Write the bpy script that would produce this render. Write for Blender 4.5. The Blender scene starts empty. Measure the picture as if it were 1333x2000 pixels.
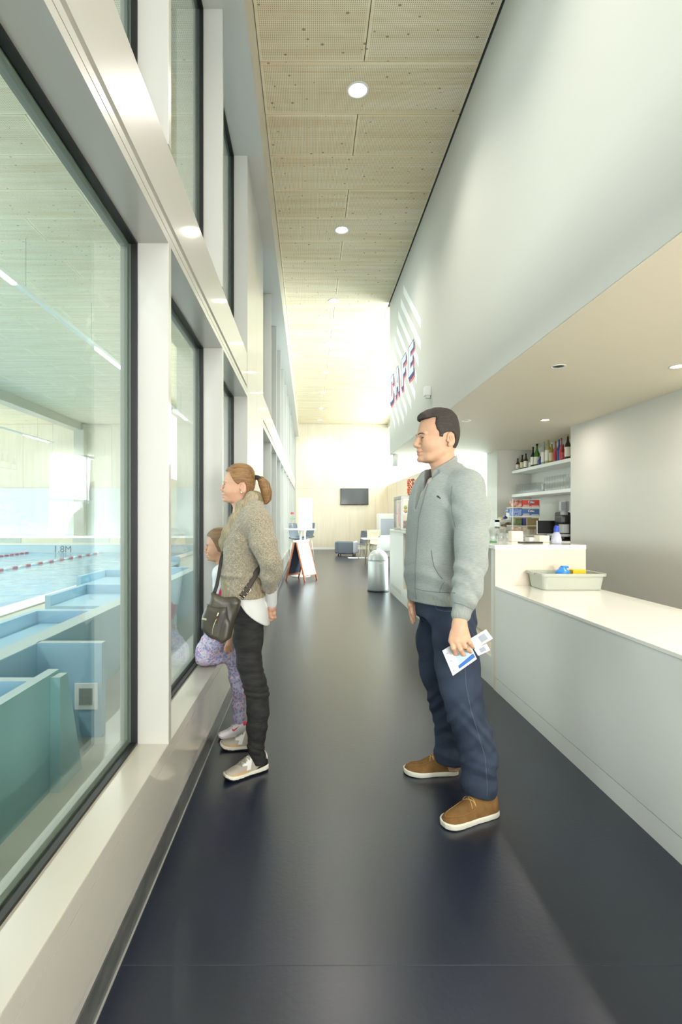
import bpy, bmesh, math, random
import numpy as np
from mathutils import Vector, Matrix
from mathutils.bvhtree import BVHTree
random.seed(3)
PI = math.pi
SC = bpy.context.scene
COL = SC.collection

# ------------------------------------------------------------------ camera
F, U0, V0, CH = 1050.0, 604.0, 1009.0, 1.33
cam_d = bpy.data.cameras.new('camera'); cam = bpy.data.objects.new('camera', cam_d); COL.objects.link(cam)
cam.location = (0, 0, CH); cam.rotation_euler = (PI / 2, 0, 0)
cam_d.sensor_width = 36; cam_d.lens = F / 2000 * 36
cam_d.shift_x = (666.5 - U0) / 2000; cam_d.shift_y = (V0 - 1000) / 2000
cam_d.clip_start = 0.02; cam_d.clip_end = 200
SC.camera = cam

def at(px, py, Y):
    """world point at depth Y for a place measured on the photograph"""
    return Vector(((px - U0) * Y / F, Y, CH - (py - V0) * Y / F))

# ------------------------------------------------------------------ world, light, exposure
w = bpy.data.worlds.new('sky'); SC.world = w; w.use_nodes = True
wn = w.node_tree.nodes
wn['Background'].inputs[0].default_value = (0.93, 0.97, 1.0, 1)
wn['Background'].inputs[1].default_value = 3.2
SC.view_settings.view_transform = 'Standard'; SC.view_settings.look = 'None'
SC.view_settings.exposure = 0.84; SC.view_settings.gamma = 1; SC.view_settings.use_curve_mapping = False
SC.cycles.max_bounces = 10; SC.cycles.diffuse_bounces = 6; SC.cycles.glossy_bounces = 5
SC.cycles.transparent_max_bounces = 24; SC.cycles.transmission_bounces = 6
SC.cycles.caustics_reflective = False; SC.cycles.caustics_refractive = False
SC.cycles.sample_clamp_indirect = 6

def area(name, loc, size, power, direction, color=(1, 1, 1), shape='RECTANGLE', spread=PI):
    d = bpy.data.lights.new(name, 'AREA'); d.shape = shape
    d.size = size[0]; d.size_y = size[1]; d.energy = power; d.color = color; d.spread = spread
    o = bpy.data.objects.new(name, d); COL.objects.link(o); o.location = loc
    o.rotation_euler = Vector(direction).to_track_quat('-Z', 'Y').to_euler()
    return o
# daylight at the cafe window beyond the bar, and at assumed, unseen pool hall and entrance glazing
area('daylight_cafe_window', (3.42, 10.6, 2.1), (2.4, 4.0), 270, (-1, 0, -0.05), (0.9, 0.95, 1.0))
area('added_clerestory_fill', (3.42, 16.7, 3.75), (9.6, 2.0), 200, (-1, 0, -0.3), (0.92, 0.95, 1.0))  # unseen high window, added to brighten the far end
area('daylight_pool_side', (-15.8, 5.5, 2.9), (19, 3.6), 400, (1, 0, -0.05), (1.0, 0.99, 0.95))
area('daylight_entrance', (0.5, -3.8, 2.5), (1.7, 4.2), 40, (0, 1, -0.04), (1.0, 0.985, 0.95))
area('added_back_fill', (2.3, -3.9, 1.35), (1.4, 1.8), 140, (0, 1, 0.02), (1.0, 0.975, 0.93))  # out-of-view window added to brighten the bar wall and soffit

# ------------------------------------------------------------------ materials
def lin(c):
    return tuple(((x / 255) / 12.92 if x / 255 <= .04045 else ((x / 255 + .055) / 1.055) ** 2.4) for x in c) + (1,)
MATS = {}
def mat(name, rgb, rough=0.5, metal=0.0, bump=None, mottle=None, coat=0.0, emit=0.0, trans=0.0, spec=0.5, sheen=0.0, emit_rgb=None):
    """rgb as sRGB 0..255; bump=(scale,strength[,stretch]) ; mottle=(rgb2, scale, stretch)"""
    if name in MATS: return MATS[name]
    m = bpy.data.materials.new(name); m.use_nodes = True; MATS[name] = m
    nt = m.node_tree; N = nt.nodes; L = nt.links; b = N['Principled BSDF']
    b.inputs['Base Color'].default_value = lin(rgb); b.inputs['Roughness'].default_value = rough
    b.inputs['Metallic'].default_value = metal; b.inputs['Coat Weight'].default_value = coat
    b.inputs['Coat Roughness'].default_value = 0.06
    b.inputs['Specular IOR Level'].default_value = spec
    b.inputs['Transmission Weight'].default_value = trans
    b.inputs['Sheen Weight'].default_value = sheen
    if emit: b.inputs['Emission Color'].default_value = lin(emit_rgb or rgb); b.inputs['Emission Strength'].default_value = emit
    def coords(st):
        tc = N.new('ShaderNodeTexCoord'); mp = N.new('ShaderNodeMapping'); L.new(tc.outputs['Object'], mp.inputs[0])
        mp.inputs['Scale'].default_value = st; return mp
    if mottle:
        c2, sc, st = mottle; mp = coords(st)
        n = N.new('ShaderNodeTexNoise'); n.inputs['Scale'].default_value = sc; n.inputs['Detail'].default_value = 5
        L.new(mp.outputs[0], n.inputs['Vector'])
        r = N.new('ShaderNodeValToRGB'); r.color_ramp.elements[0].position = .36; r.color_ramp.elements[1].position = .64
        r.color_ramp.elements[0].color = lin(rgb); r.color_ramp.elements[1].color = lin(c2)
        L.new(n.outputs[0], r.inputs[0]); L.new(r.outputs[0], b.inputs['Base Color'])
    if bump:
        mp = coords(bump[2] if len(bump) > 2 else (1, 1, 1))
        n = N.new('ShaderNodeTexNoise'); n.inputs['Scale'].default_value = bump[0]; n.inputs['Detail'].default_value = 4
        L.new(mp.outputs[0], n.inputs['Vector'])
        bp = N.new('ShaderNodeBump'); bp.inputs['Strength'].default_value = bump[1]; bp.inputs['Distance'].default_value = .004
        L.new(n.outputs[0], bp.inputs['Height']); L.new(bp.outputs[0], b.inputs['Normal'])
    return m

def math_(nt, op, a, b=None, c=None):
    n = nt.nodes.new('ShaderNodeMath'); n.operation = op
    for i, v in enumerate((a, b, c)):
        if v is None: continue
        if isinstance(v, (int, float)): n.inputs[i].default_value = v
        else: nt.links.new(v, n.inputs[i])
    return n.outputs[0]

def glass_mat(name, tint=(0.93, 0.97, 0.95), base=0.045, mx=1.0):
    m = bpy.data.materials.new(name); m.use_nodes = True; nt = m.node_tree; N = nt.nodes; L = nt.links
    N.remove(N['Principled BSDF']); out = N['Material Output']
    tr = N.new('ShaderNodeBsdfTransparent'); tr.inputs[0].default_value = (*tint, 1)
    gl = N.new('ShaderNodeBsdfGlossy'); gl.inputs['Roughness'].default_value = 0.0
    lw = N.new('ShaderNodeLayerWeight'); lw.inputs[0].default_value = .5
    p = math_(nt, 'POWER', lw.outputs['Facing'], 5.0)
    f = math_(nt, 'MULTIPLY_ADD', p, (1 - base) * mx, base)
    mx_ = N.new('ShaderNodeMixShader'); L.new(f, mx_.inputs[0]); L.new(tr.outputs[0], mx_.inputs[1]); L.new(gl.outputs[0], mx_.inputs[2])
    L.new(mx_.outputs[0], out.inputs[0]); MATS[name] = m
    return m
GLASS = glass_mat('window_glass', (0.90, 0.95, 0.93), .062)
TGLASS = glass_mat('clear_glass', (0.985, 0.99, 0.99), .05, .45)

def wood_mat(name, c1, c2, perf=True, vertical=False, knots=True):
    m = bpy.data.materials.new(name); m.use_nodes = True; nt = m.node_tree; N = nt.nodes; L = nt.links; b = N['Principled BSDF']
    b.inputs['Roughness'].default_value = .62; b.inputs['Specular IOR Level'].default_value = .25
    g = N.new('ShaderNodeNewGeometry'); oi = N.new('ShaderNodeObjectInfo')
    off = N.new('ShaderNodeVectorMath'); off.operation = 'SCALE'; L.new(oi.outputs['Random'], off.inputs['Scale']); off.inputs[0].default_value = (13.1, 7.7, 5.3)
    ad = N.new('ShaderNodeVectorMath'); ad.operation = 'ADD'; L.new(g.outputs['Position'], ad.inputs[0]); L.new(off.outputs[0], ad.inputs[1])
    mp = N.new('ShaderNodeMapping'); L.new(ad.outputs[0], mp.inputs[0])
    mp.inputs['Scale'].default_value = (6, 6, .5) if vertical else (.55, 7, 1)
    n = N.new('ShaderNodeTexNoise'); n.inputs['Scale'].default_value = 1.6; n.inputs['Detail'].default_value = 6; n.inputs['Distortion'].default_value = .35
    L.new(mp.outputs[0], n.inputs['Vector'])
    r = N.new('ShaderNodeValToRGB'); r.color_ramp.elements[0].position = .38; r.color_ramp.elements[1].position = .72
    r.color_ramp.elements[0].color = lin(c1); r.color_ramp.elements[1].color = lin(c2); L.new(n.outputs[0], r.inputs[0])
    col = r.outputs[0]
    if knots:
        v = N.new('ShaderNodeTexVoronoi'); v.inputs['Scale'].default_value = 6.0; v.voronoi_dimensions = '2D'
        mk = N.new('ShaderNodeMapping'); L.new(ad.outputs[0], mk.inputs[0]); mk.inputs['Scale'].default_value = (1, 1, .6) if vertical else (1, 1.25, 1)
        L.new(mk.outputs[0], v.inputs['Vector'])
        sel = N.new('ShaderNodeSeparateColor'); L.new(v.outputs['Color'], sel.inputs[0])
        k = math_(nt, 'LESS_THAN', v.outputs['Distance'], math_(nt, 'MULTIPLY_ADD', sel.outputs[1], .055, .030))
        k = math_(nt, 'MULTIPLY', k, math_(nt, 'GREATER_THAN', sel.outputs[0], .55))
        mxk = N.new('ShaderNodeMix'); mxk.data_type = 'RGBA'; L.new(math_(nt, 'MULTIPLY', k, .75), mxk.inputs[0])
        L.new(col, mxk.inputs[6]); mxk.inputs[7].default_value = lin((134, 112, 78)); col = mxk.outputs[2]
    if perf:
        u1 = N.new('ShaderNodeUVMap'); u1.uv_map = 'from_low'; u2 = N.new('ShaderNodeUVMap'); u2.uv_map = 'from_high'
        s1 = N.new('ShaderNodeSeparateXYZ'); s2 = N.new('ShaderNodeSeparateXYZ'); L.new(u1.outputs[0], s1.inputs[0]); L.new(u2.outputs[0], s2.inputs[0])
        mask = None
        dd = []
        for i in (0, 1):
            for s in (s1, s2):
                t = math_(nt, 'GREATER_THAN', s.outputs[i], .022)
                mask = t if mask is None else math_(nt, 'MULTIPLY', mask, t)
            fr = math_(nt, 'SUBTRACT', math_(nt, 'FRACT', math_(nt, 'DIVIDE', math_(nt, 'ADD', s1.outputs[i], -.022), .0152)), .5)
            dd.append(math_(nt, 'MULTIPLY', fr, fr))
        rr = math_(nt, 'ADD', dd[0], dd[1])
        hole = math_(nt, 'MULTIPLY', math_(nt, 'LESS_THAN', rr, .058), mask)
        mxh = N.new('ShaderNodeMix'); mxh.data_type = 'RGBA'; L.new(math_(nt, 'MULTIPLY', hole, .8), mxh.inputs[0])
        L.new(col, mxh.inputs[6]); mxh.inputs[7].default_value = lin((92, 78, 54)); col = mxh.outputs[2]
    L.new(col, b.inputs['Base Color']); MATS[name] = m
    return m
WOODC = wood_mat('perforated_birch', (246, 235, 208), (232, 214, 176))
WOODW = wood_mat('birch_wall', (228, 218, 198), (221, 209, 186), perf=False, vertical=True)

WHITE = mat('white_plaster', (208, 207, 200), .72)
LACQ = mat('white_lacquer', (189, 188, 181), .30, coat=.55)
LACQ2 = mat('sill_lacquer', (180, 177, 163), .30, coat=.25)
PANEL = mat('greige_panel', (186, 184, 174), .22, coat=.5)
BLACKG = mat('black_gasket', (18, 21, 20), .5)
GREYF = mat('grey_frame', (150, 156, 148), .4)
STONE = mat('dark_stone', (92, 94, 92), .32, mottle=((66, 69, 69), 9, (1, 1, 4)), bump=(40, .15))
FLOORM = mat('navy_linoleum', (28, 34, 46), .28, mottle=((27, 33, 50), 2.2, (1, 1, 1)), bump=(55, .12), spec=.7)
SEAM = mat('seam', (48, 53, 64), .5)
GROOVE = mat('groove', (150, 146, 134), .6)
COUNTER = mat('white_counter', (232, 230, 222), .16, coat=.5)
COUNTF = mat('counter_front', (216, 217, 211), .5)
BEIGE = mat('beige_panel', (214, 204, 188), .5)
SOFF = mat('soffit_lit_white', (238, 230, 210), .7)  # same white as the wall, its warm lit tone put into the colour
DARKGAP = mat('shadow_gap', (60, 60, 58), .8)
LENS = mat('lamp_lens', (255, 250, 240), .4, emit=14)
TUBE = mat('lamp_tube', (255, 253, 244), .4, emit=9)
TRIM = mat('white_trim', (236, 236, 232), .35)
CHROME = mat('chrome', (210, 212, 214), .18, metal=1)
STEEL = mat('brushed_steel', (184, 189, 187), .42, metal=.45, bump=(60, .1, (1, 1, .05)))
BLACK = mat('black_plastic', (28, 28, 30), .35)
WPLAS = mat('white_plastic', (238, 238, 236), .35)

# ------------------------------------------------------------------ mesh helpers
class MB:
    def __init__(s): s.v = []; s.f = []; s.m = []; s.mats = []; s.sm = []
    def mi(s, m):
        if m not in s.mats: s.mats.append(m)
        return s.mats.index(m)
    def poly(s, pts, m, smooth=False):
        n = len(s.v); s.v += [tuple(p) for p in pts]; s.f.append(tuple(range(n, n + len(pts)))); s.m.append(s.mi(m)); s.sm.append(smooth)
    def box(s, a, b, m, bevel=0, M=None):
        (x0, y0, z0), (x1, y1, z1) = a, b
        x0, x1 = min(x0, x1), max(x0, x1); y0, y1 = min(y0, y1), max(y0, y1); z0, z1 = min(z0, z1), max(z0, z1)
        bm = bmesh.new(); bmesh.ops.create_cube(bm, size=1)
        for v in bm.verts: v.co = Vector(((v.co.x + .5) * (x1 - x0) + x0, (v.co.y + .5) * (y1 - y0) + y0, (v.co.z + .5) * (z1 - z0) + z0))
        if bevel: bmesh.ops.bevel(bm, geom=bm.edges[:], offset=bevel, segments=2, affect='EDGES', profile=.5)
        s.bm(bm, m, M); return s
    def bm(s, bm, m, M=None, smooth=False):
        n = len(s.v); bm.verts.index_update()
        s.v += [tuple((M @ v.co) if M else v.co) for v in bm.verts]
        for f in bm.faces: s.f.append(tuple(n + v.index for v in f.verts)); s.m.append(s.mi(m)); s.sm.append(smooth)
        bm.free()
    def lathe(s, prof, m, M=None, seg=20, mats=None):
        """prof: (r, z) list; mats: optional list of materials per segment"""
        n = len(s.v); k = len(prof)
        for i in range(seg):
            a = 2 * PI * i / seg
            for r, z in prof:
                p = Vector((r * math.cos(a), r * math.sin(a), z)); s.v.append(tuple(M @ p if M else p))
        for i in range(seg):
            j = (i + 1) % seg
            for q in range(k - 1):
                s.f.append((n + i * k + q, n + j * k + q, n + j * k + q + 1, n + i * k + q + 1))
                s.m.append(s.mi(mats[q] if mats else m)); s.sm.append(True)
        for q, rev in ((0, True), (k - 1, False)):
            if prof[q][0] > 1e-6:
                ids = [n + i * k + q for i in range(seg)]
                s.f.append(tuple(ids[::-1] if rev else ids)); s.m.append(s.mi(mats[min(q, k - 2)] if mats else m)); s.sm.append(False)
        return s
    def tube(s, pts, r, m, seg=8, flat=None):
        """flat=(normal, factor): squash the section along a direction"""
        pts = [Vector(p) for p in pts]; n = len(s.v); K = len(pts)
        up = Vector((0, 0, 1)); prev = None
        for i, p in enumerate(pts):
            t = (pts[min(i + 1, K - 1)] - pts[max(i - 1, 0)]).normalized()
            if prev is None:
                a = t.cross(up)
                if a.length < .05: a = t.cross(Vector((1, 0, 0)))
            else: a = prev - t * prev.dot(t)
            a.normalize(); prev = a; b = t.cross(a)
            rr = r[i] if isinstance(r, (list, tuple)) else r
            for j in range(seg):
                an = 2 * PI * j / seg; o = (a * math.cos(an) + b * math.sin(an)) * rr
                if flat: nn = Vector(flat[0]).normalized(); o -= nn * o.dot(nn) * (1 - flat[1])
                s.v.append(tuple(p + o))
        for i in range(K - 1):
            for j in range(seg):
                k = (j + 1) % seg
                s.f.append((n + i * seg + j, n + i * seg + k, n + (i + 1) * seg + k, n + (i + 1) * seg + j)); s.m.append(s.mi(m)); s.sm.append(True)
        s.f.append(tuple(n + j for j in range(seg))[::-1]); s.m.append(s.mi(m)); s.sm.append(False)
        s.f.append(tuple(n + (K - 1) * seg + j for j in range(seg))); s.m.append(s.mi(m)); s.sm.append(False)
        return s
    def prism(s, pts2, z0, z1, m, M=None, bevel=0):
        bm = bmesh.new(); vs = [bm.verts.new((x, y, z0)) for x, y in pts2]; f = bm.faces.new(vs)
        r = bmesh.ops.extrude_face_region(bm, geom=[f])
        for e in r['geom']:
            if isinstance(e, bmesh.types.BMVert): e.co.z = z1
        bmesh.ops.recalc_face_normals(bm, faces=bm.faces[:])
        if bevel: bmesh.ops.bevel(bm, geom=bm.edges[:], offset=bevel, segments=2, affect='EDGES', profile=.5)
        s.bm(bm, m, M); return s
    def mesh(s, name):
        me = bpy.data.meshes.new(name); me.from_pydata(s.v, [], s.f)
        for m in s.mats: me.materials.append(m)
        me.polygons.foreach_set('material_index', s.m); me.polygons.foreach_set('use_smooth', s.sm); me.update()
        return me
    def build(s, name, parent=None, loc=None, **tags):
        """loc: make the object's origin there (vertices are given relative to it)"""
        o = bpy.data.objects.new(name, s.mesh(name)); COL.objects.link(o)
        if loc is not None: o.location = loc
        if parent is not None: o.parent = parent
        return tagit(o, **tags)
def tagit(o, label=None, cat=None, group=None, kind=None):
    if label: o['label'] = label
    if cat: o['category'] = cat
    if group: o['group'] = group
    if kind: o['kind'] = kind
    return o
def empty(name, loc=(0, 0, 0), rz=0, **tags):
    o = bpy.data.objects.new(name, None); COL.objects.link(o); o.location = loc; o.rotation_euler = (0, 0, rz); o.empty_display_size = .1
    return tagit(o, **tags)
def box1(name, a, b, m, parent=None, bevel=0, **tags):
    mb = MB(); mb.box(a, b, m, bevel); return mb.build(name, parent, **tags)
def copy_tree(o, parent=None):
    c = o.copy(); COL.objects.link(c)
    if parent is not None: c.parent = parent
    for ch in list(o.children): copy_tree(ch, c)
    return c
def T(x, y, z): return Matrix.Translation((x, y, z))
def RZ(a): return Matrix.Rotation(a, 4, 'Z')
S = 'structure'
CEIL = 5.085; XL = -.555; XR = 1.423; SOFZ = 2.416; YE = 9.457; YF = 21.8; XW = 3.19; GX = -.70
# ------------------------------------------------------------------ floor
fl = MB(); fl.box((-.70, 1.596, -.12), (3.9, YF + .1, 0), FLOORM); fl.box((-.70, -4.2, -.12), (3.9, 1.592, 0), FLOORM)
floor = fl.build('floor', kind=S, label='dark navy linoleum floor of the corridor')
box1('seam', (-.56, 1.5925, -.02), (XR, 1.5955, .0004), SEAM, floor)
# ------------------------------------------------------------------ ceiling: every birch panel its own piece
ceil = box1('ceiling', (-16, -4.2, CEIL + .022), (4.0, YF + .2, CEIL + .2), DARKGAP, kind=S, label='birch panel ceiling')
def panel_mesh(wd, dp):
    me = bpy.data.meshes.new('panel')
    x, y, z = wd / 2, dp / 2, .018
    vs = [(-x, -y, 0), (x, -y, 0), (x, y, 0), (-x, y, 0), (-x, -y, z), (x, -y, z), (x, y, z), (-x, y, z)]
    fs = [(3, 2, 1, 0), (0, 1, 5, 4), (1, 2, 6, 5), (2, 3, 7, 6), (3, 0, 4, 7), (4, 5, 6, 7)]
    me.from_pydata(vs, [], fs); me.materials.append(WOODC)
    a = me.uv_layers.new(name='from_low'); b = me.uv_layers.new(name='from_high')
    for l in me.loops:
        v = vs[l.vertex_index]; a.data[l.index].uv = (v[0] + x, v[1] + y); b.data[l.index].uv = (x - v[0], y - v[1])
    return me
PM = {}
def put_panel(x0, x1, y0, y1):
    g = .0035; k = (round(x1 - x0, 3), round(y1 - y0, 3))
    if k not in PM: PM[k] = panel_mesh(x1 - x0 - 2 * g, y1 - y0 - 2 * g)
    o = bpy.data.objects.new('panel', PM[k]); COL.objects.link(o); o.parent = ceil
    o.location = ((x0 + x1) / 2, (y0 + y1) / 2, CEIL)
PD = .578
for k in range(-9, 31):
    y0 = 4.44 + PD * k; y1 = min(y0 + PD, YF)
    if y1 - y0 < .1: continue
    if k % 2 == 1: put_panel(-.41, .455, y0, y1); put_panel(.455, XR - .012, y0, y1)
    else: put_panel(-.41, XR - .012, y0, y1)
    if y0 > YE - .3:
        put_panel(XR - .012 if y0 > YE - .01 else XR - .012, 3.19, max(y0, YE), y1) if y1 - max(y0, YE) > .1 else None
    if k >= -3:
        xs = [-.8, -2.65, -4.5, -6.35, -8.2, -10.05, -11.9, -13.75] if k % 2 else [-.8, -1.72, -3.57, -5.42, -7.27, -9.12, -10.97, -12.82]
        for a, b in zip(xs, xs[1:]): put_panel(b, a, y0, y1)
# ------------------------------------------------------------------ left glazed partition
wl = MB()
def rail(y0, y1):
    B = lambda x0, x1, z0, z1, m=LACQ: wl.box((max(x0, -.74), y0, z0), (x1, y1, z1), m)
    B(-.80, -.568, .10, .16, LACQ); B(-.80, -.558, .16, .163, TRIM); B(-.80, XL, .163, .379, PANEL)
    B(-.80, -.558, .379, .382, TRIM); B(-.80, XL, .382, .431, PANEL); B(-.80, -.556, .4312, .4335, LACQ2)
    B(-.80, XL, 2.41, 2.443, LACQ); B(-.80, -.562, 2.443, 2.447, GROOVE); B(-.80, XL, 2.447, 2.478); B(-.80, -.575, 2.478, 2.512)
    B(-.80, XL - .003, 2.512, 2.80)
    B(-.80, -.41, 4.58, CEIL + .02, LACQ)
rail(-4.2, 4.84); rail(6.5, YF)
wl.box((-.80, 4.84, .10), (XL, 5.66, 4.58), LACQ); wl.box((-.80, 5.664, .10), (XL, 6.5, 4.58), LACQ); wl.box((-.80, 5.65, .10), (-.56, 5.67, 4.58), GROOVE)
wl.box((-.80, 4.84, 4.58), (-.41, 6.5, CEIL + .02), LACQ)
wall_left = wl.build('wall_left', kind=S, label='white lacquered glazed partition between corridor and pool hall')
# stone skirting, each length its own stone
bs = MB(); bs.box((-.74, -4.2, 0), (-.60, YF, .10), DARKGAP); base_left = bs.build('baseboard_left', kind=S, label='dark stone skirting under the white partition')
y = -4.2; i = 0
while y < YF - .05:
    y1 = min(y + 1.21, YF); box1('stone', (-.60, y + .001, .001), (-.564, y1 - .001, .0985), STONE, base_left); y = y1
box1('caulk', (-.5645, -4.2, 0), (-.559, YF, .004), mat('caulk', (150, 150, 146), .6), base_left)
fins = [-3.24, -1.9, -.56, .78, 2.12, 3.44]; bays = []
for a, b in zip([-4.2] + fins, fins + [4.84]): bays.append((a + (.04 if a > -4.1 else 0), b))
bays = bays[2:]
y = 6.5; b2 = []
while y < YF - .5:
    e = min(y + 1.34, YF); b2.append((y + (.04 if y > 6.6 else 0), e)); y = e
allb = bays + b2
fm = {}
def fin(y, z0, z1):
    k = round(z1 - z0, 3)
    if k not in fm:
        mb = MB(); mb.box((-.738, 0, 0), (XL + .001, .04, z1 - z0), LACQ, .002); fm[k] = mb.mesh('mullion')
    o = bpy.data.objects.new('mullion', fm[k]); COL.objects.link(o); o.parent = wall_left; o.location = (0, y, z0)
for a, b in allb:
    if abs(b - 4.84) > .01 and b < YF - .01:
        fin(b, .431, 2.41); fin(b, 2.80, 4.58)
n = 0
for (z0, z1) in ((.4335, 2.41), (2.80, 4.58)):
    for a, b in allb:
        n += 1
        mb = MB(); t = .010
        for (p, q) in (((GX, a, z0), (-.676, b, z0 + t)), ((GX, a, z1 - t), (-.676, b, z1)), ((GX, a, z0 + t), (-.676, a + t, z1 - t)), ((GX, b - t, z0 + t), (-.676, b, z1 - t))):
            mb.box(p, q, BLACKG)
        t = .028
        for (p, q) in (((-.735, a, z0), (GX - .008, b, z0 + t)), ((-.735, a, z1 - t), (GX - .008, b, z1)), ((-.735, a, z0 + t), (GX - .008, a + t, z1 - t)), ((-.735, b - t, z0 + t), (GX - .008, b, z1 - t))):
            mb.box(p, q, GREYF)
        wo = mb.build('window_%d' % n, kind=S, label=None)
        box1('pane', (GX - .007, a + .001, z0 + .001), (GX - .001, b - .001, z1 - .001), GLASS, wo)
# ------------------------------------------------------------------ right side: hanging wall, soffit, wall behind the bar
wr = MB()
wr.box((XR, -4.2, SOFZ + .004), (3.9, YE, CEIL - .004), WHITE); wr.box((XR + .003, -4.2, SOFZ), (3.9, YE, SOFZ + .004), SOFF)
wall_right = wr.build('wall_right', kind=S, label='tall white hanging wall above the bar')
box1('shadow_gap_strip', (XR - .008, -4.2, CEIL - .012), (XR + .01, YE, CEIL + .018), DARKGAP, kind=S)  # dark strip painting in the shade of the gap under the ceiling
w2 = MB(); w2.box((3.17, -4.2, 0), (3.9, 6.51, SOFZ), WHITE)
w2.box((3.64, 6.51, 0), (3.9, 8.79, SOFZ), WHITE); w2.box((3.08, 8.79, 0), (3.9, 9.30, SOFZ), WHITE)
w2.build('wall_bar', kind=S, label='white wall and shelf niche behind the bar')
# back of the room, behind the photographer: unseen entrance opening, second opening added for fill light
bw = MB(); bw.box((-.8, -4.3, 0), (-.35, -4.2, CEIL), WHITE); bw.box((-.35, -4.3, 4.7), (3.9, -4.2, CEIL), WHITE); bw.box((1.4, -4.3, 0), (1.55, -4.2, 4.7), WHITE); bw.box((1.55, -4.3, 2.4), (3.9, -4.2, 4.7), WHITE); bw.box((3.05, -4.3, 0), (3.9, -4.2, 2.4), WHITE)
bw.build('wall_back', kind=S)
# far wall
wf = MB(); wf.box((-.8, YF + .02, 0), (3.9, YF + .2, CEIL + .02), WHITE); wall_far = wf.build('wall_far', kind=S, label='pale birch panelled end wall')
xs = [-.55 + .54 * i for i in range(8)]
for i in range(7):
    box1('panel', (xs[i] + .0012, YF, 2.475), (min(xs[i + 1], 3.2) - .0012, YF + .018, CEIL), WOODW, wall_far)
    box1('panel', (xs[i] + .0012, YF, .09), (min(xs[i + 1], 3.2) - .0012, YF + .018, 2.468), WOODW, wall_far)
box1('baseboard_far', (-.55, YF - .012, 0), (3.19, YF + .02, .085), TRIM, kind=S)
# right wall of the cafe beyond the bar: glazing, plus an unseen clerestory added for its light
wc = MB()
wc.box((XW, 11.9, 0), (3.45, YF, 2.6), WOODW); wc.box((XW, 9.3, 4.9), (3.45, YF, CEIL + .02), WHITE)
wc.build('wall_cafe', kind=S, label='pale wall of the seating area below the added clerestory')
wg = MB()
for yy in (9.33, 10.2, 11.05, 11.86): wg.box((XW - .02, yy, 0), (XW + .08, yy + .05, 4.9), TRIM)
for z in (0, 1.62, 2.55, 4.86): wg.box((XW - .01, 9.33, z), (XW + .07, 11.9, z + .05), TRIM)
for yy in np.arange(12.8, 21.7, 1.3): wg.box((XW - .02, yy, 2.6), (XW + .08, yy + .05, 4.9), TRIM)
wg.box((XW - .005, 10.9, .05), (XW + .06, 11.02, 1.62), GREYF)
cw = wg.build('window_40', kind=S, label='white framed cafe glazing with bright daylight outside')
box1('pane', (XW + .02, 9.36, .04), (XW + .028, 11.87, 4.86), GLASS, cw); box1('pane', (XW + .02, 11.9, 2.64), (XW + .028, YF, 4.86), GLASS, cw)
# ------------------------------------------------------------------ pool hall shell
ph = MB(); ph.box((-16, YF + .02, -.3), (-.8, YF + .2, CEIL + .02), mat('warm_grey_wall', (176, 172, 154), .6)); ph.box((-16, YF - .02, .56), (-.8, YF + .02, 2.49), mat('pool_wainscot', (214, 218, 212), .5))
ph.box((-16, YF - .04, .46), (-.8, YF + .02, .56), TRIM)
for _x in (-13.2, -9.6, -4.0, -1.6): ph.box((_x, YF, .27), (_x + 1.5, YF + .02, .46), GREYF)
wpf = ph.build('wall_pool_far', kind=S, label='end wall of the pool hall with birch panels above white wainscot')
xs = [-.8 - 1.2 * i for i in range(12)]
for a, b in zip(xs, xs[1:]): box1('panel', (b + .003, YF, 2.497), (a - .003, YF + .02, CEIL), WOODW, wpf)
TILE = mat('deck_tile', (196, 195, 182), .28, mottle=((188, 187, 174), 3, (1, 1, 1)))
WATERM = bpy.data.materials.new('pool_water'); WATERM.use_nodes = True
_b = WATERM.node_tree.nodes['Principled BSDF']; _b.inputs['Base Color'].default_value = lin((118, 172, 208)); _b.inputs['Roughness'].default_value = .12
_n = WATERM.node_tree.nodes.new('ShaderNodeTexNoise'); _n.inputs['Scale'].default_value = 2.4; _n.inputs['Detail'].default_value = 4
_bp = WATERM.node_tree.nodes.new('ShaderNodeBump'); _bp.inputs['Strength'].default_value = .35; _bp.inputs['Distance'].default_value = .06
_g = WATERM.node_tree.nodes.new('ShaderNodeNewGeometry'); WATERM.node_tree.links.new(_g.outputs['Position'], _n.inputs['Vector'])
WATERM.node_tree.links.new(_n.outputs[0], _bp.inputs['Height']); WATERM.node_tree.links.new(_bp.outputs[0], _b.inputs['Normal'])
_r = WATERM.node_tree.nodes.new('ShaderNodeValToRGB'); _r.color_ramp.elements[0].color = lin((96, 160, 206)); _r.color_ramp.elements[1].color = lin((158, 196, 218))
_r.color_ramp.elements[0].position = .35; _r.color_ramp.elements[1].position = .65
WATERM.node_tree.links.new(_n.outputs[0], _r.inputs[0]); WATERM.node_tree.links.new(_r.outputs[0], _b.inputs['Base Color'])
pd = MB(); pd.box((-4.06, -6, -.12), (-.70, YF, 0), TILE); pd.box((-4.49, -6, -.4), (-4.10, YF, .012), TRIM); pd.box((-4.10, -6, -.2), (-4.06, YF, -.05), BLACKG)
pd.build('pool_deck', kind=S, label='cream tiled deck beside the pool')
pw = MB(); pw.box((-15.9, 20.62, -.6), (-4.3, 20.9, .24), mat('pool_end_tile', (196, 216, 222), .3)); pw.box((-16, 20.6, .24), (-4.3, 21.0, .27), TRIM)
pend = pw.build('wall_pool_end', kind=S, label='pale tiled end wall of the swimming pool')
NUM = mat('lane_number', (112, 126, 138), .5)
tc = bpy.data.curves.new('depth_mark', 'FONT'); tc.body = '1.8M'; tc.size = .36; tc.extrude = .002; tc.align_x = 'RIGHT'; tc.materials.append(NUM)
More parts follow.
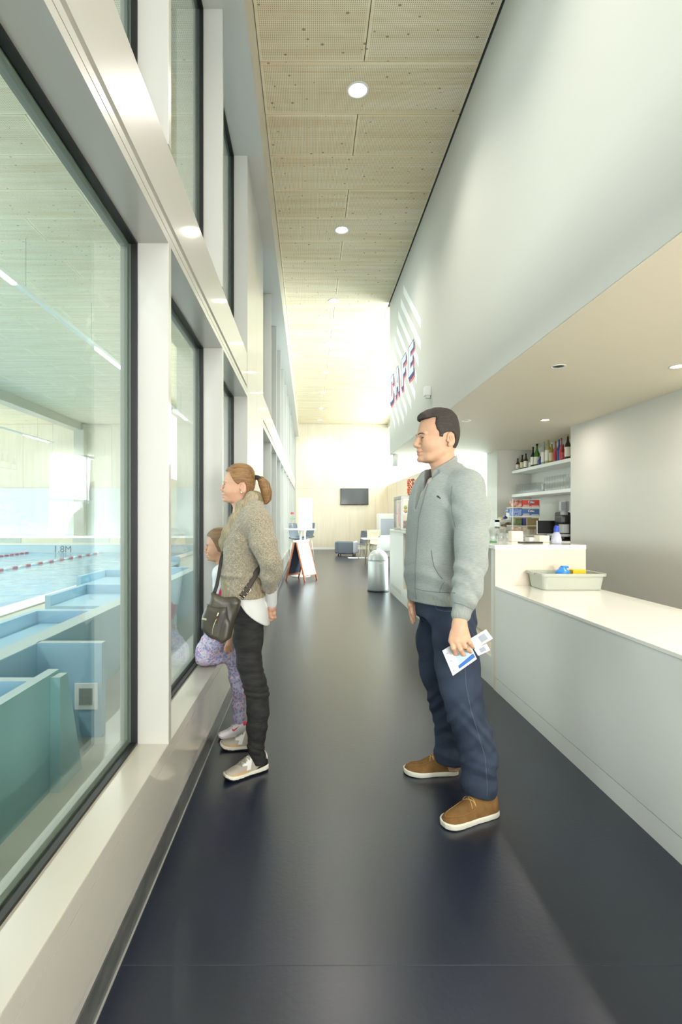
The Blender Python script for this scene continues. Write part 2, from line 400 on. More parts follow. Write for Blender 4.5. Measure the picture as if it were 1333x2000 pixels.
to = bpy.data.objects.new('depth_mark', tc); COL.objects.link(to); to.parent = pend; to.location = (-9.1, 20.615, -.04); to.rotation_euler = (PI / 2, 0, 0)
wt = MB(); wt.box((-15.9, -5.9, -.5), (-4.5, 20.6, -.06), WATERM); wt.build('pool_water', kind='stuff', label='rippled light blue water of the swimming pool', cat='water')
po = MB(); po.box((-16.2, -6, -1), (-16, YF, .9), WHITE); po.box((-16.2, -6, 4.8), (-16, YF, CEIL), WHITE)
po.box((-16.2, -6.2, -1), (-.8, -6, CEIL), WHITE)
po.build('wall_pool_outer', kind=S)
bc = MB(); bc.box((-9.5, -4, CEIL - .30), (-9.1, YF, CEIL), LACQ2); bc.box((-9.4, YF - .35, .56), (-9.0, YF - .05, CEIL - .05), LACQ2)
bc.build('trim_2', kind=S, label='white steel beam and column in the pool hall')
# ------------------------------------------------------------------ recessed downlights
def downlight_meshes():
    mb = MB(); mb.lathe([(.062, .055), (.064, .002), (.070, -.004), (.088, -.004), (.089, 0), (.089, .01)], TRIM, seg=32)
    return mb
DL = {}
def downlight(loc, power, label, color=(1, .95, .87), lit=True, r=1.0, kind='hall'):
    e = empty('ceiling_downlight', loc, label=label, cat='ceiling light')
    key = kind + str(lit)
    if key not in DL:
        a = MB(); a.lathe([(.060 * r, .05), (.064 * r, .004), (.070 * r, -.005), (.086 * r, -.005), (.087 * r, 0)], TRIM, seg=32)
        b = MB(); b.lathe([(.001, .014), (.058 * r, .012), (.062 * r, .001), (.058 * r, -.003), (.001, -.006)], LENS if lit else BLACK, seg=28)
        DL[key] = (a.mesh('trim_ring'), b.mesh('lens'))
    for nm, me in zip(('trim_ring', 'lens'), DL[key]):
        o = bpy.data.objects.new(nm, me); COL.objects.link(o); o.parent = e
    if power:
        if kind == 'soff': d = bpy.data.lights.new('lamp_light', 'AREA'); d.shape = 'DISK'; d.size = .10; d.energy = power; d.color = color
        else: d = bpy.data.lights.new('lamp_light', 'SPOT'); d.energy = power; d.color = color; d.spot_size = 2.3; d.spot_blend = .8; d.shadow_soft_size = .06
        l = bpy.data.objects.new('lamp_light', d); COL.objects.link(l); l.parent = e; l.location = (0, 0, -.03)
    return e
ordn = ['behind the photographer', 'just above the photographer', 'nearest in view, glowing brightest', 'second in view', 'third in view', 'fourth in view, beside the round ceiling speaker', 'fifth in view', 'sixth in view', 'seventh in view', 'last of the row, by the end wall']
for i, k in enumerate(range(-2, 8)):
    downlight((.43, 4.73 + 2.31 * k, CEIL - .001), 62 if k < 5 else 90, 'round recessed ceiling downlight over the corridor, ' + ordn[i], r=1.15)
downlight((2.72, 20.9, CEIL - .001), 80, 'small lit downlight right of the row, by the end wall', r=1.0, kind='s')
downlight((2.72, 18.6, CEIL - .001), 80, 'small lit downlight by the upper corner of the hanging wall', r=1.0, kind='s')
sp = MB(); sp.lathe([(.001, -.006), (.13, -.006), (.15, -.002), (.155, 0)], mat('speaker_grille', (226, 228, 228), .5), seg=32)
sp.build('ceiling_speaker', loc=(.99, 11.6, CEIL - .002), label='flat round white speaker set in the birch ceiling', cat='speaker')
WARM = (1.0, .89, .77)
downlight((1.80, 3.88, SOFZ - .001), 0, 'unlit black recessed spot in the soffit, nearest the corridor', lit=False, r=.62, kind='soff')
downlight((1.78, 6.07, SOFZ - .001), 0, 'unlit recessed spot in the soffit behind the man\'s head', lit=False, r=.62, kind='soff')
downlight((2.65, 6.03, SOFZ - .001), 3.5, 'lit recessed spot in the soffit above the bar shelves', WARM, r=.62, kind='soff')
downlight((2.66, 3.88, SOFZ - .001), 8, 'lit recessed spot in the soffit cut by the right frame edge', WARM, r=.62, kind='soff')
downlight((2.66, 1.7, SOFZ - .001), 24, 'added unseen lit recessed spot in the soffit beside the photographer', WARM, r=.62, kind='soff')  # out of view, added to brighten the wall behind the bar
downlight((2.66, -.4, SOFZ - .001), 24, 'added unseen lit recessed spot in the soffit behind the photographer', WARM, r=.62, kind='soff')  # second added fill spot for the bar wall, also unseen
# little detector on the hanging wall
d = MB(); d.box((-.075, -.045, -.06), (0, .045, .05), WPLAS, .01); d.box((-.06, -.03, -.085), (-.005, .03, -.055), WPLAS, .008)
d.build('motion_sensor', loc=(XR, 6.3, 2.80), label='small white sensor box on the tall hanging wall', cat='sensor')
# ------------------------------------------------------------------ CAFE wall graphic
STRIPE = mat('stripe_paint', (242, 243, 241), .6); NAVY = mat('navy_print', (56, 66, 120), .6); CORAL = mat('coral_print', (238, 96, 110), .6); PALE = mat('pale_print', (214, 228, 238), .6)
gr = empty('cafe_lettering', (XR - .0015, 8.2, 3.5), label='large CAFE lettering over pale diagonal stripes on the hanging wall', cat='sign')
def wall_poly(yz, x0, x1, m):   # polygon in the wall plane, printed film
    mb = MB()
    bm = bmesh.new(); vs = [bm.verts.new((x0, y - 8.2, z - 3.5)) for y, z in yz]; f = bm.faces.new(vs)
    r = bmesh.ops.extrude_face_region(bm, geom=[f])
    for e in r['geom']:
        if isinstance(e, bmesh.types.BMVert): e.co.x = x1
    bmesh.ops.recalc_face_normals(bm, faces=bm.faces[:]); mb.bm(bm, m); return mb
yl = [8.09, 8.31, 8.56, 8.70, 8.92, 9.14, 9.37, 9.44, 9.44, 9.44]; yr = [6.82, 6.82, 6.95, 7.08, 7.18, 7.47, 7.79, 8.04, 8.46, 8.85]
zl = 4.82
for k in range(10):
    a, b = yl[k], yr[k]; za = 4.82 - .28 * k + .77 * (a - 8.09) + .0; zb = za - .77 * (a - b)
    wall_poly([(a, za), (b, zb), (b, zb - .13), (a, za - .13)], -.0012, 0, STRIPE).build('stripe', gr)
LET = {'C': [(0, .08), (0, .92), (.10, 1), (.9, 1), (1, .92), (1, .66), (.64, .66), (.64, .80), (.36, .80), (.36, .20), (.64, .20), (.64, .34), (1, .34), (1, .08), (.9, 0), (.1, 0)],
       'A': [(0, 0), (.28, 1), (.72, 1), (1, 0), (.68, 0), (.63, .2), (.57, .38), (.5, .74), (.43, .38), (.57, .38), (.63, .2), (.37, .2), (.32, 0)],
       'F': [(0, 0), (0, 1), (1, 1), (1, .78), (.38, .78), (.38, .60), (.86, .60), (.86, .40), (.38, .40), (.38, 0)],
       'E': [(0, 0), (0, 1), (1, 1), (1, .78), (.38, .78), (.38, .61), (.86, .61), (.86, .40), (.38, .40), (.38, .22), (1, .22), (1, 0)]}
for i, ch in enumerate('CAFE'):
    y0 = 9.40 - i * .575; wd, ht = .40, .45
    lt = None
    for lay, (dy, dz, m, x) in enumerate(((.075, -.085, CORAL, -.0018), (.04, -.05, NAVY, -.0024), (0, 0, NAVY, -.0030), (.0, .0, PALE, -.0036))):
        ins = .03 if lay == 3 else 0
        pts = LET[ch]
        if lay == 3: pts = [(.5 + (p - .5) * .86, .5 + (q - .5) * .93) for p, q in pts]
        if ch == 'A': pts = [(0, 0), (.28, 1), (.72, 1), (1, 0), (.68, 0), (.62, .22), (.38, .22), (.32, 0)] if lay != 3 else [(.07, .04), (.33, .96), (.67, .96), (.93, .04), (.74, .04), (.67, .28), (.33, .28), (.26, .04)]
        mb = wall_poly([(y0 - p * wd - dy, 3.29 + q * ht + dz) for p, q in pts], x, x + .0005, m)
        if lay == 0: lt = mb.build('letter', gr)
        else: mb.build('letter_shade' if lay < 3 else 'letter_face', lt)
    if ch == 'A': wall_poly([(y0 - .42 * wd, 3.29 + .42 * ht), (y0 - .5 * wd, 3.29 + .74 * ht), (y0 - .58 * wd, 3.29 + .42 * ht)], -.0042, -.0037, NAVY).build('letter_shade', lt)
# ------------------------------------------------------------------ bar and low counter
YB = 4.105; BZ = 1.113
bar = empty('bar_counter', (XR, YB, 0), label='high white bar counter with recessed front, left of the low counter', cat='counter')
L_ = (-XR, -YB, 0)
def rb(name, a, b, m, par, bevel=0, org=(XR, YB, 0), **k):
    mb = MB(); mb.box([a[i] - org[i] for i in range(3)], [b[i] - org[i] for i in range(3)], m, bevel); return mb.build(name, par, **k)
rb('end_panel', (XR, YB, .0), (2.115, YB + .04, BZ - .001), BEIGE, bar)
fb = MB()
for a, b in (((XR, YB + .04, .10), (XR + .02, 4.20, BZ - .035)), ((XR, 8.12, .10), (XR + .02, YE, BZ - .035)), ((XR, 4.20, .10), (XR + .02, 8.12, .235))):
    fb.box([a[0] - XR, a[1] - YB, a[2]], [b[0] - XR, b[1] - YB, b[2]], COUNTF)
fb.box((.006, 0.04, 0), (.03, YE - YB, .099), COUNTF)
for z in (.13, .15, .17): fb.box((-.0012, 8.3 - YB, z), (.0, YE - .15 - YB, z + .006), GROOVE)
fb.build('front_panel', bar)
rc = MB(); rc.box((.25, .095, .235), (.27, 4.015, BZ - .035), BEIGE); rc.box((.02, .06, .215), (.25, 4.03, .235), BEIGE); rc.box((.021, .07, .235), (.25, .095, BZ - .035), BEIGE); rc.box((.02, 4.015, .235), (.25, 4.04, BZ - .035), BEIGE)
rc.build('recess', bar)
rb('worktop', (XR - .004, YB - .002, BZ - .034), (2.118, YE + .003, BZ), COUNTER, bar, .003)
rb('back_panel', (2.09, YB + .04, 0), (2.11, YE, BZ - .035), COUNTF, bar); rb('end_panel', (XR + .02, YE - .03, 0), (2.09, YE, BZ - .035), COUNTF, bar)
low = empty('low_counter', (XR, YB, 0), label='low white service counter running along the right side', cat='counter')
rb('front_panel', (XR, -4.1, .104), (XR + .02, YB - .001, .783), COUNTF, low)
rb('plinth', (XR + .001, -4.1, 0), (XR + .02, YB - .001, .100), COUNTF, low)
rb('plinth_seam', (XR + .006, -4.1, .0995), (XR + .02, YB - .001, .1045), GROOVE, low)
rb('worktop', (XR - .003, -4.1, .784), (2.12, YB - .002, .803), COUNTER, low, .002)
rb('back_panel', (2.08, -4.1, 0), (2.10, YB - .001, .783), COUNTF, low)
# back counter below the shelves
bk = empty('back_counter', (3.0, 6.6, 0), label='white back counter under the bottle shelves', cat='counter')
rb('cabinet', (2.93, 6.53, 0), (3.63, 8.78, .997), COUNTF, bk, org=(3.0, 6.6, 0)); rb('worktop', (2.90, 6.52, .997), (3.635, 8.785, 1.032), COUNTER, bk, org=(3.0, 6.6, 0))
for z, nm, lb in ((2.075, 'wall_shelf', 'upper white wall shelf carrying bottles'), (1.69, 'wall_shelf', 'lower white wall shelf carrying glasses')):
    box1(nm, (3.315, 6.515, z - .045), (3.638, 8.785, z), TRIM, label=lb, cat='shelf')
# ------------------------------------------------------------------ bottles
def gm(name, rgb, rough=.08, a=.0):
    return mat(name, rgb, rough, trans=.25, spec=.6)
CAPS = mat('bottle_cap', (40, 36, 32), .4, metal=.3)
def bottle(px, H, r, body, label_m, cap, lab, neck=.35, x=3.40, z=2.075, kind='bottle', lz=(.12, .5)):
    Y = 1050 * x / (px - U0)
    e = empty(kind, (x, Y, z + .0008), label=lab, cat='bottle', group='bottles on the upper shelf')
    mb = MB(); sh = 1 - neck
    mb.lathe([(r * .9, 0), (r, .006), (r, H * sh * .82), (r * .86, H * sh * .92), (r * .42, H * (sh + .07)), (r * .33, H * (sh + .16)), (r * .30, H * .93)], body, seg=18); mb.build('body', e)
    mb = MB(); mb.lathe([(r * 1.015, H * lz[0]), (r * 1.02, H * lz[0] + .002), (r * 1.02, H * lz[1]), (r * 1.015, H * lz[1] + .002)], label_m, seg=18); mb.build('paper_label', e)
    mb = MB(); mb.lathe([(r * .34, H * .925), (r * .36, H * .93), (r * .36, H), (r * .2, H + .002)], cap, seg=14); mb.build('cap', e)
    return e
BRN = gm('brown_glass', (74, 50, 28)); GRN = gm('green_glass', (84, 140, 56)); DGR = gm('dark_green_glass', (38, 46, 34)); CLR = gm('clear_bottle', (202, 206, 196)); YEL = gm('straw_bottle', (206, 196, 130)); GOL = gm('golden_bottle', (186, 168, 66)); PNK = gm('pink_bottle', (206, 120, 124)); RED = gm('red_bottle', (168, 50, 50)); BLU = gm('blue_bottle', (70, 90, 170))
LW = mat('label_white', (236, 232, 220), .6); LC = mat('label_cream', (222, 206, 170), .6); LB = mat('label_blue', (60, 76, 160), .5); LR = mat('label_red', (190, 60, 60), .5)
bottle(1012, .20, .030, BRN, LW, CAPS, 'small brown bottle at the left end of the upper shelf')
bottle(1021, .235, .033, BRN, LC, CAPS, 'brown bottle with cream label, left of a brown pair')
bottle(1028, .24, .034, BRN, LW, CAPS, 'brown bottle with white label, right of a brown pair')
bottle(1037, .16, .030, CLR, LW, LB, 'short clear bottle between the brown and dark bottles')
bottle(1042, .31, .036, DGR, LW, CAPS, 'tall dark wine bottle beside the green bottle')
bottle(1049.5, .335, .040, GRN, LW, CAPS, 'tall bright green glass bottle', lz=(.1, .42))
bottle(1056, .15, .030, BLU, LB, LW, 'short blue bottle right of the green one')
bottle(1063, .37, .038, CLR, LW, CAPS, 'tall clear bottle with pale label in mid shelf')
bottle(1071, .39, .040, YEL, LW, CHROME, 'tallest straw coloured bottle with white label')
bottle(1078.5, .29, .036, GOL, LC, LW, 'golden bottle with cream label')
bottle(1086, .29, .032, PNK, LR, LR, 'pink bottle with red cap')
bottle(1093, .30, .030, BLU, LB, LB, 'slim bottle with blue cap between two pink ones')
bottle(1097.5, .31, .028, PNK, LR, mat('red_cap', (196, 40, 60), .4), 'slim bottle with crimson cap')
bottle(1101, .22, .026, RED, LR, LR, 'small red bottle near the shelf\'s right end')
bottle(1110, .33, .040, BRN, LW, mat('gold_cap', (190, 160, 90), .3, metal=.6), 'brown bottle with gold cap at the right end')
# ------------------------------------------------------------------ glasses on the lower shelf
def glass_mesh(H, r, t=.0016):
    mb = MB(); mb.lathe([(.001, .004), (r * .80, .004), (r * .82, .012), (r - t, H), (r, H), (r * .86, .006), (r * .82, 0), (.001, 0)], TGLASS, seg=16)
    return mb.mesh('tumbler')
GM = {'tall': glass_mesh(.155, .033), 'mid': glass_mesh(.10, .036), 'bar': glass_mesh(.115, .032)}
def tumbler(loc, k, label, group):
    o = bpy.data.objects.new('drinking_glass', GM[k]); COL.objects.link(o); o.location = loc
    tagit(o, label, 'glass', group)
for i in range(9):
    Y = 8.66 - i * .085 if i < 12 else 0
    for j, x in enumerate((3.38, 3.47)): tumbler((x, Y, 1.6905), 'tall', 'tall clear glass in the left rows on the lower shelf', 'tall glasses at the left of the lower shelf')
for i in range(8):
    Y = 7.66 - i * .082
    for zz in (0, .102): tumbler((3.39, Y, 1.6905 + zz), 'mid', 'clear tumbler in the two-high stacks in mid lower shelf', 'stacked tumblers in mid lower shelf')
for i in range(5): tumbler((3.39, 7.0 - i * .078, 1.6905), 'tall', 'tall clear glass in the row at the right of the lower shelf', 'tall glasses at the right of the lower shelf')
mb = MB(); mb.lathe([(.022, 0), (.024, .04), (.014, .06), (.026, .10), (.03, .12)], STEEL, seg=14)
mb.build('cocktail_jigger', loc=(3.40, 7.80, 1.6905), label='small steel jigger between glasses on the lower shelf', cat='jigger')
# ------------------------------------------------------------------ things on the bar
def text_mesh(name, cu):
    t = bpy.data.objects.new('tmp', cu); COL.objects.link(t); bpy.context.view_layer.update()
    me = bpy.data.meshes.new_from_object(t.evaluated_get(bpy.context.evaluated_depsgraph_get())); bpy.data.objects.remove(t)
    o = bpy.data.objects.new(name, me); COL.objects.link(o) if False else None
    return o
def thing_box(name, c, size, m, label, cat, rz=0, group=None, face=None):
    mb = MB(); mb.box((-size[0] / 2, -size[1] / 2, 0), (size[0] / 2, size[1] / 2, size[2]), m, .003)
    o = mb.build(name, loc=c, label=label, cat=cat, group=group); o.rotation_euler.z = rz; return o
RB = mat('red_carton', (204, 70, 58), .5); BB = mat('blue_carton', (70, 112, 172), .5); GB = mat('green_pack', (70, 140, 82), .45, mottle=((120, 70, 50), 30, (1, 1, 1))); OB = mat('orange_pack', (220, 112, 56), .45, mottle=((236, 190, 150), 25, (1, 1, 1)))
CARD = mat('cardboard', (190, 164, 118), .75); SHINE = mat('blue_wrappers', (52, 84, 176), .35, mottle=((170, 190, 226), 45, (1, 1, 1))); DK = mat('dark_wrappers', (62, 46, 42), .4, mottle=((180, 150, 120), 50, (1, 1, 1)))
rack = empty('snack_rack', at(1031, 1049, 7.75) - Vector((0, 0, 0)), label='stacked snack rack with red and blue cartons on the back counter', cat='rack')
rack.location = (2.93 + .03, 7.35, 1.0325)
def rk(name, px0, px1, py0, py1, dep, m, Y=7.75, par=rack, bev=.004):
    a = at(px0, py1, Y) - rack.location; b = at(px1, py0, Y) - rack.location
    mb = MB(); mb.box((a.x, a.y, a.z), (b.x, a.y + dep, b.z), m, bev); return mb.build(name, par)
rack.location = at(1020, 1049, 7.75)
RY = 7.75
# rack is a thing; cartons, packets are things resting in it
def pk(name, px0, px1, py0, py1, dep, m, label, cat, Y=RY, group=None, rz=0, bev=.004):
    a = at(px0, py1, Y); b = at(px1, py0, Y); sx, sz = b.x - a.x, b.z - a.z
    mb = MB(); mb.box((0, 0, 0), (sx, dep, sz), m, bev); o = mb.build(name, loc=(a.x, Y, a.z), label=label, cat=cat, group=group); o.rotation_euler.z = rz; return o
for i, py in enumerate((992, 1009.5, 1028, 1046.5)): rk('shelf', 1003, 1055.5, py - 1.4, py, .26, TRIM, bev=0)
for px in (1002, 1054.5): rk('post', px, px + 1.2, 974, 1049, .012, TRIM, bev=0)
for k, (py0, py1, m, nm, c2) in enumerate(((976, 990.4, RB, 'red carton with white logo on top of the snack rack', RB), (993.2, 1007.8, BB, 'blue carton with white logo under the red carton', BB))):
    o = pk('carton', 1020.5, 1054.2, py0, py1, .2, m, nm, 'carton')
    W = o.dimensions if False else None
    sx = at(1054.2, 0, RY).x - at(1020.5, 0, RY).x; sz = (py1 - py0) * RY / F
    f = MB(); f.box((.0, -.0012, .0), (sx, 0, .008), LW); f.box((.0, -.0012, sz - .006), (sx, 0, sz), LW); f.box((sx * .55, -.0014, .014), (sx * .96, 0, .022), LW); f.box((sx * .06, -.0014, .014), (sx * .42, 0, .034), mat('carton_grey', (190, 180, 176), .5)); f.build('print', o)
    f = MB(); bm = bmesh.new(); bmesh.ops.create_circle(bm, cap_ends=True, segments=20, radius=1)
    for v in bm.verts: v.co = Vector((sx * .52 + v.co.x * .047, -.0016, sz * .64 + v.co.y * .026))
    f.bm(bm, mat('logo_navy', (52, 56, 120), .5)); f.build('logo_disc', o)
    tcv = bpy.data.curves.new('logo_text', 'FONT'); tcv.body = 'C\u00f4lo'; tcv.size = .045; tcv.extrude = .0003; tcv.align_x = 'CENTER'; tcv.materials.append(LW); tcv.offset = .0012
    t_ = text_mesh('logo_text', tcv); COL.objects.link(t_); t_.parent = o; t_.location = (sx * .52, -.0022, sz * .64 - .012); t_.rotation_euler = (PI / 2, 0, 0)
pk('wrapper_box', 1003.5, 1020, 976.5, 990.4, .16, mat('red_photo_pack', (150, 50, 40), .5, mottle=((226, 190, 170), 20, (1, 1, 1))), 'open red box of treats left of the red carton', 'box')
pk('wrapper_box', 1003.5, 1020, 993.5, 1007.8, .16, SHINE, 'open box of blue wrapped sweets left of the blue carton', 'box')
pk('wrapper_box', 1007, 1020, 1012, 1026.4, .16, GB, 'green packet of sweets on the snack rack', 'box'); pk('wrapper_box', 1021.5, 1029, 1012, 1026.4, .16, mat('navy_pack', (52, 60, 120), .5), 'navy packet beside the green one', 'box')
pk('wrapper_box', 1007, 1019.5, 1030, 1045, .16, OB, 'orange packet of sweets on the lowest rack shelf', 'box'); pk('wrapper_box', 1020.5, 1029, 1030.5, 1045, .16, mat('pink_pack', (222, 110, 106), .5, mottle=((240, 220, 210), 30, (1, 1, 1))), 'pink packet right of the orange one', 'box')
pk('cardboard_box', 1030, 1053, 1012, 1047.5, .22, CARD, 'plain brown cardboard box behind the black screen', 'box', Y=8.04)
rk2 = empty('sweet_stand', at(990, 1046.4, 8.3), label='white tiered sweet stand at the left of the snack rack', cat='stand')
def rs(name, px0, px1, py0, py1, dep, m, bev=.003):
    a = at(px0, py1, 8.3) - rk2.location; b = at(px1, py0, 8.3) - rk2.location
    mb = MB(); mb.box((a.x, a.y, a.z), (b.x, a.y + dep, b.z), m, bev); return mb.build(name, rk2)
for py in (1020, 1033.5, 1046.5): rs('tray', 976, 999, py - 5, py, .2, WPLAS)
rs('post', 998.5, 999.7, 1000, 1046.4, .2, WPLAS); rs('post', 976, 977, 1014, 1046.4, .2, WPLAS)
for i, (px, py, m, lb) in enumerate(((981, 1014, LC, 'cream sweets bag on the top tray'), (989, 1011, BLU, 'light blue sweets bag on the top tray'), (996.5, 999, SHINE, 'blue foil bag at the top of the sweet stand'), (988, 1027.5, DK, 'dark wrapped bars on the middle tray'), (996, 1024, DK, 'chocolate bars poking out of the middle tray'), (984, 1040.5, mat('pink_bag', (206, 160, 170), .5, mottle=((230, 220, 220), 20, (1, 1, 1))), 'pink bag of sweets on the bottom tray'), (996, 1040, DK, 'dark chocolate bars on the bottom tray'))):
    a = at(px, py - .5, 8.29); mb = MB(); mb.box((-.028, 0, -.022), (.028, .12, .022), m, .012); o = mb.build('sweets_bag', loc=a, label=lb, cat='sweets'); o.rotation_euler.y = (-.3, .1, .35, .2, -.5, .05, .4)[i]
# black screen / till
tl = empty('till_screen', (0, 0, 0), label='black point of sale screen on the back counter', cat='screen'); p = at(1072, 1052, 7.0); tl.location = (p.x, 7.0, 1.0325)
mb = MB(); h0 = at(0, 1017, 7.0).z - 1.0325; mb.box((-.15, 0, .05), (.15, .02, h0), BLACK, .004); mb.build('panel', tl); mb = MB(); mb.box((-.148, -.004, .066), (.148, .0, .075), WPLAS); mb.box((-.150, -.004, .066), (-.144, .02, h0), WPLAS); mb.build('bezel', tl)
mb = MB(); mb.box((-.03, .02, 0), (.03, .05, .18), BLACK); mb.box((-.09, -.02, 0), (.09, .1, .012), BLACK); mb.build('stand', tl)
# coffee machine, partly hidden by the wall
cm = empty('coffee_machine', (3.17, 6.62, 1.0325), label='grey and black coffee machine half hidden by the white wall', cat='coffee machine')
GRYP = mat('grey_plastic', (164, 166, 170), .4)
def cb(name, px0, px1, py0, py1, y0, y1, m, bev=.006):
    a = at(px0, py1, 6.66); b = at(px1, py0, 6.66); mb = MB(); mb.box((a.x - 3.17, y0 - 6.62, max(a.z - 1.0325, 0)), (b.x - 3.17, y1 - 6.62, b.z - 1.0325), m, bev); return mb.build(name, cm)
cb('base', 1088, 1121, 1054, 1062, 6.62, 6.9, BLACK); cb('drip_tray', 1086, 1121, 1043, 1048, 6.60, 6.9, GRYP); cb('body', 1104, 1121, 1000, 1056, 6.72, 6.95, BLACK, .02)
cb('bean_hopper', 1096, 1118, 1006, 1024, 6.62, 6.85, BLACK, .03); cb('spout', 1098, 1110, 1024, 1041, 6.62, 6.75, GRYP); cb('panel', 1095, 1113, 979, 998, 6.66, 6.70, GRYP); cb('panel_face', 1096.5, 1108, 980.5, 996, 6.652, 6.66, mat('panel_grey', (120, 126, 130), .4)); cb('column', 1102, 1112, 998, 1006, 6.68, 6.76, GRYP)
# cups, napkin box, spray bottle, menus, glasses on the bar top
thing_box('napkin_box', (2.0, 4.62, BZ + .0006), (.085, .12, .055), LW, 'white napkin box on the bar top', 'box'); thing_box('paper_stack', (1.94, 4.70, BZ + .0006), (.06, .10, .035), WPLAS, 'small white stack left of the napkin box', 'paper')
thing_box('sugar_box', (1.80, 4.68, BZ + .0006), (.10, .08, .09), mat('cream_box', (222, 216, 196), .6), 'cream sugar box behind the napkin box', 'box')
thing_box('menu_folder', (1.82, 4.42, BZ + .0006), (.17, .10, .010), BLACK, 'black menu folder lying on the bar top', 'folder', .1)
thing_box('bar_mat', (1.53, 4.6, BZ + .0006), (.10, .18, .008), mat('green_mat', (56, 132, 74), .7), 'thin green mat on the bar top by the man', 'mat')
for i in range(5):
    mb = MB(); mb.lathe([(.022, 0), (.03, .02), (.032, .045), (.03, .047), (.026, .02), (.001, .006)], WPLAS, seg=14); x = 2.0 + .0 + (i % 2) * .05
    mb.build('coffee_cup', loc=(2.42 if False else x, 5.25 + i * .09, BZ + .0006), label='white coffee cup in the cluster beyond the spray bottle', cat='cup', group='cups behind the spray bottle')
sb = empty('spray_bottle', (1.98, 4.30, BZ + .0006), label='clear squeeze bottle with blue cap on the bar end', cat='bottle')
mb = MB(); mb.lathe([(.036, 0), (.040, .004), (.040, .03), (.030, .075), (.018, .095)], gm('bluish_clear', (205, 208, 232)), seg=20); mb.build('body', sb)
mb = MB(); mb.lathe([(.0185, .093), (.0195, .096), (.020, .12), (.014, .142), (.004, .146)], mat('blue_cap', (44, 74, 186), .35), seg=18); mb.build('cap', sb)
for i in range(4):
    for j in range(8): tumbler((1.53 + j * .072 + (i % 2) * .03, 4.88 + i * .10, BZ + .0006), 'bar' if i > 1 else 'mid', 'upturned clear glass among the glasses on the bar top', 'glasses crowded on the bar top')
# ------------------------------------------------------------------ grey tub with lid toy and yellow block
TUB = mat('grey_tub', (172, 177, 166), .45)
tb = empty('grey_tub', (1.885, 3.955, .8034), label='grey plastic tub on the low counter holding blue and yellow items', cat='tub')
bm = bmesh.new()
def ring(bm, hx, hy, z, r=.03, n=5):
    vs = []
    for cx, cy, a0 in ((hx - r, hy - r, 0), (-hx + r, hy - r, PI / 2), (-hx + r, -hy + r, PI), (hx - r, -hy + r, 1.5 * PI)):
        for i in range(n): a = a0 + i * PI / 2 / (n - 1); vs.append(bm.verts.new((cx + r * math.cos(a), cy + r * math.sin(a), z)))
    return vs
rs_ = [ring(bm, .203, .115, 0), ring(bm, .209, .121, .006), ring(bm, .222, .135, .100), ring(bm, .224, .137, .101), ring(bm, .234, .147, .101), ring(bm, .236, .149, .119), ring(bm, .230, .143, .121), ring(bm, .218, .131, .119), ring(bm, .204, .117, .010)]
for a, b in zip(rs_, rs_[1:]):
    for i in range(len(a)): j = (i + 1) % len(a); bm.faces.new((a[i], a[j], b[j], b[i]))
bm.faces.new(rs_[0][::-1]); bm.faces.new(rs_[-1])
mb = MB(); mb.bm(bm, TUB); mb.build('basin', tb)
mb = MB(); mb.box((-.245, -.03, .104), (-.234, .03, .118), TUB, .004); mb.box((.234, -.03, .104), (.245, .03, .118), TUB, .004); mb.build('handle', tb)
bt = empty('blue_toy_lid', (1.86, 3.94, .814), label='bright blue plastic gadget in the grey tub', cat='gadget')
mb = MB(); mb.lathe([(.045, .09), (.050, .094), (.052, .108), (.044, .122), (.030, .128), (.022, .145), (.001, .147)], mat('bright_blue', (40, 128, 210), .35), seg=20); mb.build('dome', bt)
mb = MB(); mb.box((-.01, -.02, .14), (.038, .02, .155), MATS['bright_blue'], .005); mb.build('grip', bt); mb = MB(); mb.lathe([(.046, 0), (.046, .09)], BLACK, seg=18); mb.build('base', bt)
mb = MB(); mb.box((-.048, -.03, .0), (.048, .03, .128), mat('yellow_plastic', (222, 186, 20), .4), .004); mb.build('yellow_block', loc=(1.975, 3.95, .814), label='yellow rectangular block in the grey tub', cat='block')
# ------------------------------------------------------------------ far end of the cafe
tv = empty('television', (1.84, YF - .001, 2.14), label='flat black television mounted on the birch end wall', cat='television')
mb = MB(); mb.box((-.565, -.06, -.33), (.565, -.01, .33), BLACK, .006); mb.build('housing', tv)
mb = MB(); mb.box((-.545, -.063, -.305), (.545, -.060, .31), mat('tv_screen', (70, 72, 74), .12)); mb.build('screen', tv)
mb = MB(); mb.box((-.2, -.01, -.15), (.2, 0, .15), BLACK); mb.build('bracket', tv)
# litter bin
bn = empty('litter_bin', (1.235, 9.62, 0), label='grey metal pedal bin with domed lid at the bar\'s far end', cat='bin')
mb = MB(); mb.lathe([(.185, 0), (.190, .004), (.190, .018), (.182, .022)], BLACK, seg=36); mb.build('base_ring', bn)
mb = MB(); mb.lathe([(.178, .02), (.181, .03), (.181, .54), (.178, .545)], STEEL, seg=40); mb.build('body', bn)
mb = MB(); mb.lathe([(.179, .546), (.180, .56), (.170, .62), (.145, .675), (.10, .715), (.05, .735), (.001, .74)], STEEL, seg=40); mb.build('dome_lid', bn)
mb = MB(); mb.box((-.158, -.135, .57), (-.10, -.09, .66), WPLAS, .008); mb.build('flap', bn); mb = MB(); mb.box((-.01, -.1845, .49), (.06, -.1765, .515), LW); mb.build('sticker', bn)
# A-board
WOODR = mat('orange_wood', (196, 110, 72), .5); CHALK = mat('chalkboard', (62, 72, 92), .6); WBOARD = mat('white_chalkboard', (238, 240, 242), .55)
ab = empty('a_board', (-.155, 11.3, 0), label='orange wood framed A-board standing in the corridor', cat='sign board')
ab.rotation_euler.z = math.radians(-30 + 90 - 60 + 0)
